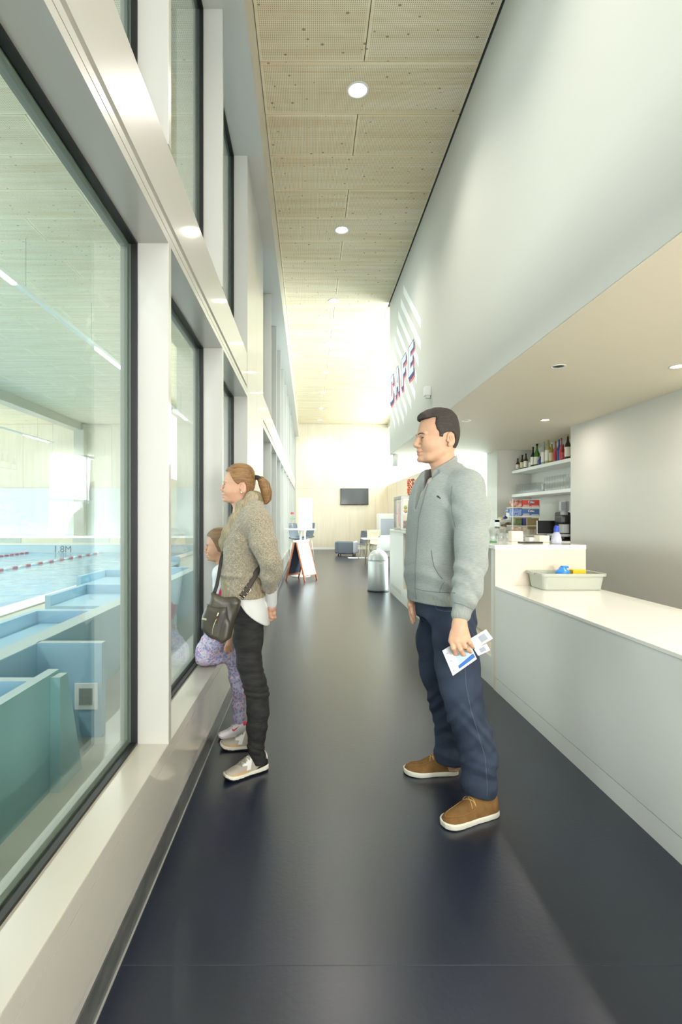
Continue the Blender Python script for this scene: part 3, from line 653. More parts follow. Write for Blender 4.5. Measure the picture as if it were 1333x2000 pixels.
# local: ridge along +y, legs spread along x
def slat(a, b, wdt, th, m, name, par):
    a, b = Vector(a), Vector(b); d = (b - a); L = d.length; mb = MB(); mb.box((-wdt / 2, -th / 2, 0), (wdt / 2, th / 2, L), m)
    o = mb.build(name, par); o.location = a; o.rotation_euler = d.to_track_quat('Z', 'Y').to_euler(); return o
ab.rotation_euler.z = math.radians(-30)
for sx, nm in ((-1, 'left'), (1, 'right')):
    top, bot = .02 * sx, .225 * sx
    for y in (-.25, .25): slat((bot, y, 0), (top, y, .82), .02, .03, WOODR, 'leg', ab)
    slat((bot * .86 + top * .14, -.25, .115), (bot * .86 + top * .14, .25, .115), .02, .03, WOODR, 'rail', ab)
    mb = MB(); x0, x1 = top + sx * .012, top + (bot - top) * .88 + sx * .012
    mb.poly([(top * 1.0, -.235, .80), (top, .235, .80), (x1 - sx * .012, .235, .12), (x1 - sx * .012, -.235, .12)], CHALK)
    mb.poly([(top + sx * .01, -.235, .80), (top + sx * .01, .235, .80), (x1, .235, .12), (x1, -.235, .12)], CHALK if sx < 0 else WBOARD)
    mb.build('board', ab)
mb = MB(); mb.box((-.035, -.27, .80), (.035, .27, .84), TRIM); mb.build('ridge', ab)
# standing table with rose
st = empty('standing_table', (-.19, 12.0, 0), label='tall round white standing table with a rose on it', cat='table')
mb = MB(); mb.lathe([(.34, 1.03), (.355, 1.035), (.355, 1.05), (.35, 1.055)], WPLAS, seg=36); mb.build('tabletop', st)
mb = MB(); mb.lathe([(.025, .02), (.025, 1.03)], WPLAS, seg=16); mb.build('column', st); mb = MB(); mb.lathe([(.22, 0), (.22, .012), (.03, .03)], WPLAS, seg=28); mb.build('foot', st)
rv = empty('rose_vase', (-.375, 11.95, 1.0556), label='thin glass vase with a single pink rose on the standing table', cat='vase')
mb = MB(); mb.lathe([(.022, 0), (.024, .01), (.014, .12), (.018, .2)], TGLASS, seg=14); mb.build('vase', rv)
GRL = mat('leaf_green', (104, 150, 96), .5); PK = mat('rose_pink', (226, 92, 110), .5)
mb = MB(); mb.tube([(0, 0, .01), (.004, 0, .2), (0, 0, .33)], .0035, GRL, 6); mb.build('stem', rv)
for i in range(5):
    a = i * 1.26; mb = MB(); c = Vector((math.cos(a) * .05, math.sin(a) * .03, .24 + .02 * (i % 2)))
    mb.poly([(0, 0, .20 + .01 * i), tuple(c + Vector((0, .015, 0))), tuple(c * 1.5 - Vector((0, 0, .13))), tuple(c - Vector((0, .015, 0.01)))], GRL); mb.build('leaf', rv)
rb_ = empty('bloom', (0, 0, 0)); rb_.parent = rv
for i in range(9):
    a = i * 2.4; r = .012 + .0035 * i; mb = MB()
    pts = [(r * math.cos(a + t) , r * math.sin(a + t), z) for t, z in ((-.7, .325), (.7, .325), (.9, .375 - .002 * i), (0, .385 - .002 * i), (-.9, .375 - .002 * i))]
    mb.poly(pts, PK); mb.build('petal', rb_)
# poster on a stand behind
ps = empty('poster_stand', (-.12, 13.4, 0), label='white poster display stand behind the standing table', cat='stand')
mb = MB(); mb.box((-.15, 0, 1.02), (.20, .02, 1.80), WPLAS, .004); mb.build('board', ps)
PG = mat('poster_grey', (186, 188, 190), .6); PB = mat('poster_blue', (168, 206, 220), .6, mottle=((214, 232, 240), 14, (1, 1, 1)))
mb = MB()
for z, a, b in ((1.66, -.06, .10), (1.585, -.11, .14), (1.51, -.11, .12)):
    x = a
    while x < b: mb.box((x, -.0012, z), (x + .022, 0, z + .018), PG); x += .03
mb.build('lettering', ps)
mb = MB(); mb.poly([(-.03, -.0012, 1.26), (.04, -.0012, 1.34), (.18, -.0012, 1.42), (.19, -.0012, 1.37), (.12, -.0012, 1.30), (.17, -.0012, 1.24), (.06, -.0012, 1.20)], PB); mb.build('picture', ps)
mb = MB(); mb.box((.0, .0, .02), (.04, .02, 1.02), WPLAS); mb.box((-.2, -.12, 0), (.25, .15, .02), WPLAS); mb.build('stand', ps)
# bar chairs behind
def chair(loc, rz, shell, legm, label, group=None, H=.45, name='shell_chair'):
    e = empty(name, loc, rz, label=label, cat='chair', group=group)
    mb = MB(); bm = bmesh.new(); bmesh.ops.create_grid(bm, x_segments=8, y_segments=12, size=1)
    for v in bm.verts:
        u, t = v.co.x, (v.co.y + 1) / 2
        if t < .45: x = -.20 + t / .45 * .40; z = H - .02 * math.sin(t / .45 * PI) + .03 * u * u
        else: q = (t - .45) / .55; x = .20 + .08 * math.sin(q * PI / 2); z = H + .40 * q ** 1.1 + .02
        v.co = Vector((x - (.10 * u * u if t > .45 else 0), u * (.23 - .05 * max(0, t - .6)), z))
    r = bmesh.ops.solidify(bm, geom=bm.faces[:], thickness=.015); mb.bm(bm, shell, smooth=True); mb.build('seat_shell', e)
    for sx in (-1, 1):
        for sy in (-1, 1):
            mb = MB(); mb.tube([(.12 * sx, .13 * sy, H - .01), (.19 * sx, .20 * sy, 0)], .011, legm, 6); mb.build('leg', e)
    return e
GSH = mat('grey_shell', (108, 116, 128), .5); CSH = mat('cream_shell', (232, 226, 208), .5)
chair((-.30, 15.0, 0), 2.6, GSH, WPLAS, 'grey high stool seen under the standing table top, left', H=.72, name='bar_stool'); chair((-.10, 16.1, 0), .5, GSH, WPLAS, 'grey high stool seen under the standing table top, right', H=.72, name='bar_stool')
# lounge armchair
ar = empty('lounge_chair', (1.28, 18.1, 0), math.radians(-12), label='boxy grey upholstered lounge chair near the end wall', cat='armchair')
GUP = mat('grey_upholstery', (112, 120, 132), .8); LUP = mat('light_upholstery', (196, 200, 214), .8)
mb = MB(); mb.box((-.33, -.02, .06), (.20, .10, .50), GUP, .05); mb.build('backrest', ar); mb = MB(); mb.box((-.30, .08, .08), (.22, .60, .36), GUP, .05); mb.build('seat', ar)
mb = MB(); mb.box((.19, -.01, .08), (.30, .62, .49), LUP, .045); mb.build('armrest', ar); mb = MB(); mb.box((-.42, -.01, .08), (-.31, .62, .49), GUP, .045); mb.build('armrest', ar)
for x in (-.3, .2):
    for y in (.05, .55): mb = MB(); mb.lathe([(.018, 0), (.018, .09)], BLACK, T(x, y, 0), 10); mb.build('leg', ar)
mb = MB(); mb.box((-.6, -.25, 0), (.6, .25, .012), mat('pale_rug', (200, 204, 214), .9), .004); o = mb.build('floor_mat', loc=(1.85, 17.2, .0006), label='pale flat mat on the floor beside the lounge chair', cat='mat')
# dining table with shell chairs
dt = empty('dining_table', (1.92, 14.9, 0), label='white topped table with pale wooden legs behind the bin', cat='table')
PW = mat('pale_wood', (206, 194, 164), .5)
mb = MB(); mb.box((-.45, -.42, .70), (.5, .42, .73), mat('pale_top', (238, 232, 216), .4), .008); mb.build('tabletop', dt)
for x in (-.33, .4):
    for y in (-.33, .33): mb = MB(); mb.tube([(x * .86, y * .86, .70), (x, y, 0)], [.028, .018], PW, 10); mb.build('leg', dt)
chair((1.79, 16.9, 0), 1.2, GSH, WPLAS, 'grey shell chair behind the pale table, back turned', H=.46); chair((1.97, 15.85, 0), 1.75, CSH, PW, 'cream shell chair behind the pale table', H=.52)
chair((1.93, 13.9, 0), -1.35, WPLAS, WPLAS, 'white shell chair in front of the pale table', H=.44)
# drinks cooler
dc = empty('drinks_cooler', (2.55, 17.6, 0), label='white glass-door drinks cooler by the right wall', cat='fridge')
mb = MB(); mb.box((-.27, 0, .0), (.30, .55, 1.42), WPLAS, .02); mb.build('cabinet', dc); mb = MB(); mb.box((-.20, -.012, .62), (.22, -.001, 1.26), mat('cooler_glass', (186, 196, 214), .15), .004); mb.build('door', dc)
for i, c in enumerate((LR, LW, LC, BLU)):
    pass
mb = MB(); mb.box((-.16, -.015, .68), (.18, -.013, .72), LB); mb.box((-.15, -.015, .54), (.1, -.001, .59), LB); mb.build('print', dc)
# vending display on the bar's far end, lolly tree on it
vd = empty('snack_warmer', (XR + .05, 8.62, BZ + .0006), label='grey glazed snack display at the far end of the bar', cat='display case')
FRM = mat('case_frame', (160, 162, 158), .35, metal=.5)
for (a, b) in (((0, 0, 0), (.5, .72, .03)), ((0, 0, .50), (.5, .72, .55))): mb = MB(); mb.box(a, b, FRM, .004); mb.build('frame', vd)
for x in (0, .46):
    for y in (0, .68): mb = MB(); mb.box((x, y, .03), (x + .04, y + .04, .50), FRM); mb.build('post', vd)
mb = MB(); mb.box((.04, .005, .26), (.46, .7, .27), CHROME); mb.build('shelf', vd)
mb = MB(); mb.box((.006, .04, .03), (.010, .68, .5), TGLASS); mb.box((.04, .006, .03), (.46, .010, .5), TGLASS); mb.build('pane', vd)
mb = MB(); mb.box((.002, .15, .06), (.005, .30, .46), mat('case_print', (216, 212, 216), .4, mottle=((226, 120, 130), 9, (1, 1, 1)))); mb.build('print', vd)
mb = MB(); mb.box((.05, .03, .485), (.45, .06, .497), mat('case_lamp', (255, 240, 190), .4, emit=3.5)); mb.build('lamp', vd)
FM = [mat('fruit_lime', (176, 190, 60), .5), mat('fruit_orange', (226, 160, 40), .5), mat('fruit_yellow', (226, 200, 70), .5)]
fr = MB(); fr.lathe([(.001, .0), (.024, .012), (.033, .033), (.024, .056), (.001, .066)], FM[0], seg=12)
me0 = {}
for k, m in enumerate(FM):
    f_ = MB(); f_.lathe([(.001, .0), (.024, .010), (.033, .032), (.024, .055), (.001, .064)], m, seg=12); me0[k] = f_.mesh('fruit')
for i in range(10):
    o = bpy.data.objects.new('fruit', me0[0 if i >= 5 else 1 + i % 2]); COL.objects.link(o)
    o.location = (XR + .05 + .09 + (i % 5) * .075, 8.62 + .08, BZ + .272 + (.064 if i >= 5 else 0))
    tagit(o, ('lime green fruit in the upper layer inside the snack display', 'orange fruit in the lower layer inside the snack display')[0 if i >= 5 else 1], 'fruit', 'fruit inside the snack display')
for i, m in enumerate((DK, BLACK, GRYP, DK)):
    mb = MB(); mb.box((0, 0, 0), (.07, .1, (.12, .17, .1, .14)[i]), m, .01)
    mb.build('packet', loc=(XR + .1 + i * .09, 8.68, BZ + .0312), label=('dark packet at the left of the display\'s lower level', 'tall black packet in the display\'s lower level', 'grey packet in the display\'s lower level', 'dark packet at the right of the display\'s lower level')[i], cat='packet')
lt = empty('lolly_tree', (XR + .05 + .26, 8.95, BZ + .5506), label='red and yellow lollipop tree on top of the snack display', cat='lollipop stand')
mb = MB(); mb.lathe([(.07, 0), (.07, .015), (.01, .02), (.01, .30)], BLACK, seg=14); mb.build('stand', lt)
LOL = [mat('lolly_red', (206, 44, 38), .35), mat('lolly_orange', (226, 110, 40), .35), mat('lolly_yellow', (232, 200, 120), .35), mat('lolly_red2', (224, 70, 60), .35)]
lm = []
for m in LOL:
    q = MB(); q.lathe([(.001, -.014), (.011, -.009), (.015, 0), (.011, .009), (.001, .014)], m, seg=8); q.tube([(0, 0, 0), (-.03, 0, -.004)], .0018, LW, 4); lm.append(q.mesh('lollipop'))
for r in range(9):
    for c in range(12):
        o = bpy.data.objects.new('lollipop', lm[(r * 3 + c * (1 + r % 2)) % 4]); COL.objects.link(o); o.parent = lt
        a = c * PI / 6 + (r % 2) * .26; o.location = (.085 * math.cos(a), .085 * math.sin(a), .035 + r * .03); o.rotation_euler.z = a
# white cylinder spotlight beyond the hanging wall
mb = MB(); mb.lathe([(.0, 0), (.055, 0), (.055, -.2), (.03, -.205)], WPLAS, seg=20); mb.build('ceiling_spotlight', loc=(XR + .09, YE - .1 + .0, SOFZ - .001), label='white cylindrical spotlight at the end of the soffit', cat='lamp')
# ------------------------------------------------------------------ pool hall contents
def linlight(x, z, segs, y0, y1, wires, label):
    e = empty('linear_lamp', (x, y0, z), label=label, cat='lamp')
    mb = MB(); mb.box((-.03, 0, 0), (.03, y1 - y0, .06), TRIM); mb.build('channel', e)
    for a, b in segs: mb = MB(); mb.box((-.032, a - y0, -.022), (.032, b - y0, .004), TUBE, .004); mb.build('tube', e)
    for y in wires: mb = MB(); mb.tube([(0, y - y0, .06), (0, y - y0, CEIL - z - .002)], .003, GREYF, 5); mb.build('wire', e)
    for a, b in segs:
        d_ = bpy.data.lights.new('lamp_light', 'AREA'); d_.shape = 'RECTANGLE'; d_.size = .06; d_.size_y = b - a; d_.energy = (38 if x > -5 else 6) * (b - a); l = bpy.data.objects.new('lamp_light', d_); COL.objects.link(l); l.parent = e; l.location = (0, (a + b) / 2 - y0, -.03)
linlight(-3.82, 4.35, ((-.2, 1.4), (5.4, 6.96), (9.64, 11.2), (15.2, 16.8)), -1.0, 20.5, (3.0, 5.0, 7.25, 9.43, 11.6, 14, 16, 18), 'long suspended linear lamp over the near side of the pool')  # the tube nearest the camera is unseen, added to light the benches
linlight(-10.2, 4.25, ((19.2, 21.0), (13.5, 15.1), (7.8, 9.4)), 4.0, 21.4, (17.5, 20.2, 14, 11), 'long suspended linear lamp over the far side of the pool')
# lane ropes
FLR = mat('float_red', (204, 128, 140), .4); FLW = mat('float_white', (236, 238, 240), .4)
for x, nm, ya in ((-7.9, 'near lane rope of red and white floats on the pool water', 11.5), (-10.7, 'far lane rope of red floats on the pool water', 13.0)):
    e = empty('lane_rope', (x, ya, -.06), label=nm, cat='lane rope')
    mb = MB(); mb.tube([(0, 0, .02), (0, 20.6 - ya, .02)], .01, FLW, 6); mb.build('rope', e)
    f1, f2 = [], []
    mm = []
    for m in (FLR, FLW): q = MB(); q.lathe([(.015, -.10), (.038, -.09), (.042, 0), (.038, .09), (.015, .10)], m, Matrix.Rotation(PI / 2, 4, 'X'), 10); mm.append(q.mesh('float'))
    k = 0; y = .2
    while y < 20.4 - ya:
        o = bpy.data.objects.new('float', mm[k % 2 if x > -9 else 0]); COL.objects.link(o); o.parent = e; o.location = (0, y, .02); y += .34; k += 1
# blue bench partitions beside the glass
TEAL = mat('teal_laminate', (152, 194, 200), .42); TEALT = mat('teal_edge', (184, 204, 206), .4); BLUP = mat('blue_laminate', (164, 200, 222), .42)
def stall(y0, label):
    e = empty('bench_partition', (-1.25, y0, 0), label=label, cat='bench')
    def part(name, prof, x0, x1, m):
        # prof in (y, z) local, extruded along x
        mb = MB(); bm = bmesh.new(); vs = [bm.verts.new((x0, y, z)) for y, z in prof]; f = bm.faces.new(vs); r = bmesh.ops.extrude_face_region(bm, geom=[f])
        for q in r['geom']:
            if isinstance(q, bmesh.types.BMVert): q.co.x = x1
        bmesh.ops.recalc_face_normals(bm, faces=bm.faces[:]); n0 = len(mb.f); mb.bm(bm, m)
        ti = mb.mi(TEALT)
        for i in range(n0, len(mb.f)):
            f = mb.f[i]
            if all(mb.v[k][2] > .55 for k in f): mb.m[i] = ti
        return mb.build(name, e)
    part('side_panel', [(-2.2, 0), (-.0, 0), (-.20, .568), (-2.2, .568)], -.055, 0, TEAL)
    part('back_panel', [(.35, 0), (.41, 0), (.41, .568), (.35, .568)], -.40, .0, BLUP)
    part('side_panel', [(-2.2, 0), (8.0, 0), (8.0, .568), (-2.2, .568)], -.53, -.39, BLUP) if y0 < 3 else None
    part('seat', [(-2.2, .30), (-.32, .30), (-.32, .34), (-2.2, .34)], -.39, -.055, BLUP)
    part('end_panel', [(-.36, 0), (-.30, 0), (-.30, .555), (-.36, .555)], -.39, -.0555, BLUP)
    part('end_panel', [(-.30, 0), (-.05, 0), (-.22, .555), (-.30, .555)], -.055 + .056, .05, TEAL)
    g = MB(); g.box((-.16, .335, .17), (-.02, .3495, .33), WPLAS, .004); g.box((-.13, .331, .20), (-.05, .336, .30), GREYF); g.build('vent_grille', e)
    return e
stall(2.89, 'teal bench partition just outside the nearest window')
for i, (x, y, lbl) in enumerate(((-2.35, 5.2, 'first'), (-2.7, 7.2, 'second'), (-3.2, 9.2, 'third'), (-2.3, 9.6, 'fourth'), (-3.3, 12.2, 'farthest'))):
    e = empty('poolside_bench', (x, y, 0), label='low blue bench block on the pool deck, %s from the nearest window' % lbl, cat='bench')
    mb = MB(); mb.box((-.35, 0, 0), (.35, .10, .42), BLUP, .004); mb.build('back_panel', e); mb = MB(); mb.box((-.35, -1.0, 0), (-.28, 0, .42), BLUP, .004); mb.build('side_panel', e); mb = MB(); mb.box((-.28, -1.0, .26), (.35, 0, .30), BLUP, .004); mb.build('seat', e)
# ------------------------------------------------------------------ volume modelling: smooth unions on a grid, meshed with surface nets
def _smin(a, b, k):
    if k <= 0: return np.minimum(a, b)
    h = np.maximum(k - np.abs(a - b), 0) / k
    return np.minimum(a, b) - h * h * k * .25
class Vol:
    def __init__(s, lo, hi, h):
        s.h = h; s.lo = np.array(lo, float); n = np.ceil((np.array(hi) - s.lo) / h).astype(int) + 1
        s.ax = [s.lo[i] + h * np.arange(n[i]) for i in range(3)]; s.D = np.full(n, 1.0, np.float32)
    def _reg(s, lo, hi, m):
        sl = []
        for i in range(3):
            a = int(np.clip(np.floor((lo[i] - m - s.lo[i]) / s.h), 0, s.D.shape[i])); b = int(np.clip(np.ceil((hi[i] + m - s.lo[i]) / s.h) + 1, 0, s.D.shape[i])); sl.append(slice(a, b))
        return tuple(sl)
    def op(s, f, lo, hi, k=.01, mode='add'):
        r = s._reg(lo, hi, k + 3 * s.h)
        X = s.ax[0][r[0]][:, None, None]; Y = s.ax[1][r[1]][None, :, None]; Z = s.ax[2][r[2]][None, None, :]
        if 0 in (X.size, Y.size, Z.size): return s
        d = f(X, Y, Z)
        if mode == 'add': s.D[r] = _smin(s.D[r], d, k)
        elif mode == 'cut': s.D[r] = -_smin(-s.D[r], d, k)
        elif mode == 'and': s.D[r] = -_smin(-s.D[r], -d, k)
        elif mode == 'disp': s.D[r] = s.D[r] + d
        return s
    def cone(s, a, b, ra, rb, k=.01, mode='add', sq=None):
        """round cone; sq=(dir, factor): section thinner along dir by factor (<1)"""
        a = np.array(a, float); b = np.array(b, float); ba = b - a; L2 = max(float(ba @ ba), 1e-12); R = max(ra, rb)
        def f(X, Y, Z):
            px, py, pz = X - a[0], Y - a[1], Z - a[2]
            t = np.clip((px * ba[0] + py * ba[1] + pz * ba[2]) / L2, 0, 1)
            dx, dy, dz = px - t * ba[0], py - t * ba[1], pz - t * ba[2]
            r = ra + (rb - ra) * t
            if sq is None: return np.sqrt(dx * dx + dy * dy + dz * dz) - r
            n = np.array(sq[0], float); n /= np.linalg.norm(n); c = dx * n[0] + dy * n[1] + dz * n[2]; q = 1 / sq[1] ** 2 - 1
            return (np.sqrt(dx * dx + dy * dy + dz * dz + q * c * c) - r) * (sq[1] * .5 + .5)
        return s.op(f, np.minimum(a, b) - R, np.maximum(a, b) + R, k, mode)
    def chain(s, pts, k=.012, mode='add', sq=None):
        for p, q in zip(pts, pts[1:]): s.cone(p[:3], q[:3], p[3], q[3], k, mode, sq)
        return s
    def ell(s, c, r, k=.01, mode='add', R=None):
        """ellipsoid, R = 3x3 rotation (columns = local axes)"""
        c = np.array(c, float); r = np.array(r, float); M = np.eye(3) if R is None else np.array(R); mr = float(r.max())
        def f(X, Y, Z):
            p = (X - c[0], Y - c[1], Z - c[2]); q = [sum(p[j] * M[j, i] for j in range(3)) for i in range(3)]
            k0 = np.sqrt(sum((q[i] / r[i]) ** 2 for i in range(3))); k1 = np.sqrt(sum((q[i] / r[i] ** 2) ** 2 for i in range(3)))
            return k0 * (k0 - 1) / np.maximum(k1, 1e-9)
        return s.op(f, c - mr, c + mr, k, mode)
    def slices(s, tab, k=.012, yaw=0.0, n=2.3, mode='add', off=0.0):
        """upright loft: tab rows (z, cx, cy, rx, ry); yaw turns each section"""
        tab = sorted(tab); zs = np.array([t[0] for t in tab]); zz = np.linspace(zs[0], zs[-1], 90); cols = []
        for j in range(1, 5):
            v = np.array([t[j] for t in tab]); m = np.gradient(v, zs); i = np.clip(np.searchsorted(zs, zz) - 1, 0, len(zs) - 2); hh = zs[i + 1] - zs[i]; u = (zz - zs[i]) / hh
            cols.append((2 * u**3 - 3 * u**2 + 1) * v[i] + (u**3 - 2 * u**2 + u) * hh * m[i] + (-2 * u**3 + 3 * u**2) * v[i + 1] + (u**3 - u**2) * hh * m[i + 1])
        cs, sn = math.cos(yaw), math.sin(yaw); R = max(cols[2].max(), cols[3].max()) + off + .02
        def f(X, Y, Z):
            z = Z.ravel(); cx, cy, rx, ry = [np.interp(z, zz, c)[None, None, :] for c in cols]; rx = rx + off; ry = ry + off
            dx, dy = X - cx, Y - cy; u = np.abs(dx * cs + dy * sn); v = np.abs(-dx * sn + dy * cs)
            rho = ((u / rx) ** n + (v / ry) ** n) ** (1 / n)
            d = (rho - 1) * np.minimum(rx, ry) * np.clip(1.0, 0, 1)
            e = np.maximum(Z - zs[-1] - off, zs[0] - off - Z)
            return -_smin(-d, -(e + 0 * d), .02)
        return s.op(f, (cols[0].min() - R, cols[1].min() - R, zs[0] - off), (cols[0].max() + R, cols[1].max() + R, zs[-1] + off), k, mode)
    def disp(s, f, lo=None, hi=None):
        lo = s.lo if lo is None else lo; hi = s.lo + s.h * np.array(s.D.shape) if hi is None else hi
        r = s._reg(lo, hi, 0); X = s.ax[0][r[0]][:, None, None]; Y = s.ax[1][r[1]][None, :, None]; Z = s.ax[2][r[2]][None, None, :]
        s.D[r] += f(X, Y, Z); return s
    def nets(s):
        D = s.D; D[0] = D[-1] = 1; D[:, 0] = D[:, -1] = 1; D[:, :, 0] = D[:, :, -1] = 1
        I = D < 0; nx, ny, nz = D.shape
        c = np.zeros((nx - 1, ny - 1, nz - 1), np.int8)
        for i in (0, 1):
            for j in (0, 1):
                for k in (0, 1): c += I[i:nx - 1 + i, j:ny - 1 + j, k:nz - 1 + k]
        act = np.argwhere((c > 0) & (c < 8)); idx = np.full(c.shape, -1, np.int32); idx[tuple(act.T)] = np.arange(len(act))
        cor = [(i, j, k) for i in (0, 1) for j in (0, 1) for k in (0, 1)]
        val = np.stack([D[act[:, 0] + a, act[:, 1] + b, act[:, 2] + g] for a, b, g in cor], 1)
        P = np.zeros((len(act), 3)); N = np.zeros(len(act))
        for p in range(8):
            for q in range(p + 1, 8):
                df = [cor[q][t] - cor[p][t] for t in range(3)]
                if sum(abs(t) for t in df) != 1: continue
                a, b = val[:, p], val[:, q]; m = (a < 0) != (b < 0); t = np.where(m, a / np.where(m, a - b, 1), 0)
                P += m[:, None] * (np.array(cor[p]) + t[:, None] * np.array(df)); N += m
        P = (P / N[:, None] + act) * s.h + s.lo
        F_ = []
        for ax in range(3):
            o1, o2 = [(1, 2), (2, 0), (0, 1)][ax]; sl0 = [slice(None)] * 3; sl1 = [slice(None)] * 3; sl0[ax] = slice(0, -1); sl1[ax] = slice(1, None)
            e = I[tuple(sl0)] != I[tuple(sl1)]; g = np.argwhere(e); g = g[(g[:, o1] > 0) & (g[:, o2] > 0) & (g[:, o1] < D.shape[o1] - 1) & (g[:, o2] < D.shape[o2] - 1)]
            ins = I[tuple(g.T)]; u = np.zeros(3, int); v = np.zeros(3, int); u[o1] = 1; v[o2] = 1
            q = np.stack([idx[tuple((g - u - v).T)], idx[tuple((g - v).T)], idx[tuple(g.T)], idx[tuple((g - u).T)]], 1)
            q[~ins] = q[~ins][:, ::-1]; F_.append(q)
        F_ = np.concatenate(F_); F_ = F_[(F_ >= 0).all(1)]
        return P, F_
def relax(P, Fc, it=2, lam=.5):
    e = np.concatenate([Fc[:, [0, 1]], Fc[:, [1, 2]], Fc[:, [2, 3]], Fc[:, [3, 0]]])
    cnt = np.bincount(e[:, 0], minlength=len(P)) + np.bincount(e[:, 1], minlength=len(P))
    for _ in range(it):
        acc = np.stack([np.bincount(e[:, 0], P[e[:, 1], i], len(P)) + np.bincount(e[:, 1], P[e[:, 0], i], len(P)) for i in range(3)], 1)
        P = P + lam * (acc / np.maximum(cnt, 1)[:, None] - P)
    return P
def np_obj(name, parts, mats, parent=None, mi=None, **tags):
    """parts: list of (P, F, material index or array)"""
    vs, fs, ms, n = [], [], [], 0
    for P, Fc, m in parts: vs.append(P); fs.append(Fc + n); n += len(P); ms.append(np.full(len(Fc), m) if np.isscalar(m) else m)
    V, Q, Mi = np.concatenate(vs), np.concatenate(fs), np.concatenate(ms)
    me = bpy.data.meshes.new(name); me.vertices.add(len(V)); me.vertices.foreach_set('co', V.astype(np.float32).ravel())
    me.loops.add(len(Q) * 4); me.loops.foreach_set('vertex_index', Q.astype(np.int32).ravel()); me.polygons.add(len(Q))
    me.polygons.foreach_set('loop_start', np.arange(0, len(Q) * 4, 4, dtype=np.int32)); me.polygons.foreach_set('loop_total', np.full(len(Q), 4, np.int32))
    for m in mats: me.materials.append(m)
    me.polygons.foreach_set('material_index', Mi.astype(np.int32)); me.polygons.foreach_set('use_smooth', np.ones(len(Q), bool)); me.update(calc_edges=True); me.validate()
    o = bpy.data.objects.new(name, me); COL.objects.link(o)
    if parent is not None: o.parent = parent
    return tagit(o, **tags)
def xf(P, M):
    M = np.array(M); return P @ M[:3, :3].T + M[:3, 3]
def local(P, e): return P - np.array(e.location)
class Skin_:
    """surface of built meshes in world space, to lay seams, laces and prints on"""
    def __init__(s, *parts):
        V, Q, n = [], [], 0
        for P, Fc in parts: V += [tuple(p) for p in P]; Q += [tuple(int(k) + n for k in f) for f in Fc]; n += len(P)
        s.t = BVHTree.FromPolygons(V, Q)
    def hit(s, px, py, off=.001):
        d = Vector(((px - U0) / F, 1, -(py - V0) / F)).normalized(); r = s.t.ray_cast(Vector((0, 0, CH)), d)
        if r[0] is None: return None
        n = r[1] if r[1].dot(d) < 0 else -r[1]
        return r[0] + n * off
    def line(s, pts, off=.001, step=2.0):
        out = []
        for a, b in zip(pts, pts[1:]):
            m = max(1, int(math.hypot(b[0] - a[0], b[1] - a[1]) / step))
            for i in range(m + (1 if b is pts[-1] else 0)):
                t = i / m; h = s.hit(a[0] + (b[0] - a[0]) * t, a[1] + (b[1] - a[1]) * t, off)
                if h is not None: out.append(h)
        return out
def seam(name, sk, pts, r, m, par, off=.0006, flat=None, seg=6):
    L = sk.line(pts, off)
    if len(L) < 2: return None
    mb = MB(); org = Vector(par.location) if par else Vector()
    q = par
    while q is not None and q.parent is not None: q = q.parent; org = org + Vector(q.location)
    mb.tube([p - org for p in L], r, m, seg, flat); return mb.build(name, par)
def patch(name, sk, pts, m, par, off=.0014, th=.0006):
    """small flat print laid on a surface: polygon corners given on the photograph"""
    H = [sk.hit(x, y, off) for x, y in pts]; H = [h for h in H if h is not None]
    if len(H) < 3: return None
    org = Vector(par.location); mb = MB(); mb.poly([h - org for h in H], m); return mb.build(name, par)
# ------------------------------------------------------------------ people
def poly_sdf(U, W, poly):
    P = np.array(poly, float); d = None; s = None
    for i in range(len(P)):
        a, b = P[i], P[i - 1]; e = b - a; wx, wy = U - a[0], W - a[1]; t = np.clip((wx * e[0] + wy * e[1]) / (e @ e), 0, 1)
        q = (wx - e[0] * t) ** 2 + (wy - e[1] * t) ** 2; d = q if d is None else np.minimum(d, q)
        c1 = W >= a[1]; c2 = W < b[1]; c3 = e[0] * wy > e[1] * wx; al = (c1 & c2 & c3) | (~c1 & ~c2 & ~c3); s = al if s is None else s ^ al
    return np.sqrt(d) * np.where(s, -1, 1)
HEAD_TAB = [  # w, front u, back u, half width
    (.145, .052, .004, .020), (.1405, .070, -.014, .040), (.128, .090, -.030, .056), (.11, .110, -.044, .067), (.09, .1215, -.051, .0735), (.07, .128, -.0555, .0765), (.05, .132, -.058, .0775),
    (.03, .1325, -.058, .0765), (.012, .1225, -.056, .0745), (-.01, .1225, -.050, .0715), (-.03, .1255, -.040, .067), (-.045, .1275, -.026, .0625), (-.058, .1245, -.008, .059), (-.07, .1255, .012, .055),
    (-.085, .1240, .034, .048), (-.098, .118, .060, .036), (-.107, .104, .082, .016)]
HEAD_F = [(w_, f - (.012 * max(0, min(1, (-.068 - w_) / .03))), b_, h_ * (1 - .10 * max(0, min(1, (-.02 - w_) / .05)))) for w_, f, b_, h_ in HEAD_TAB if w_ > -.10] + [(-.102, .094, .074, .014)]
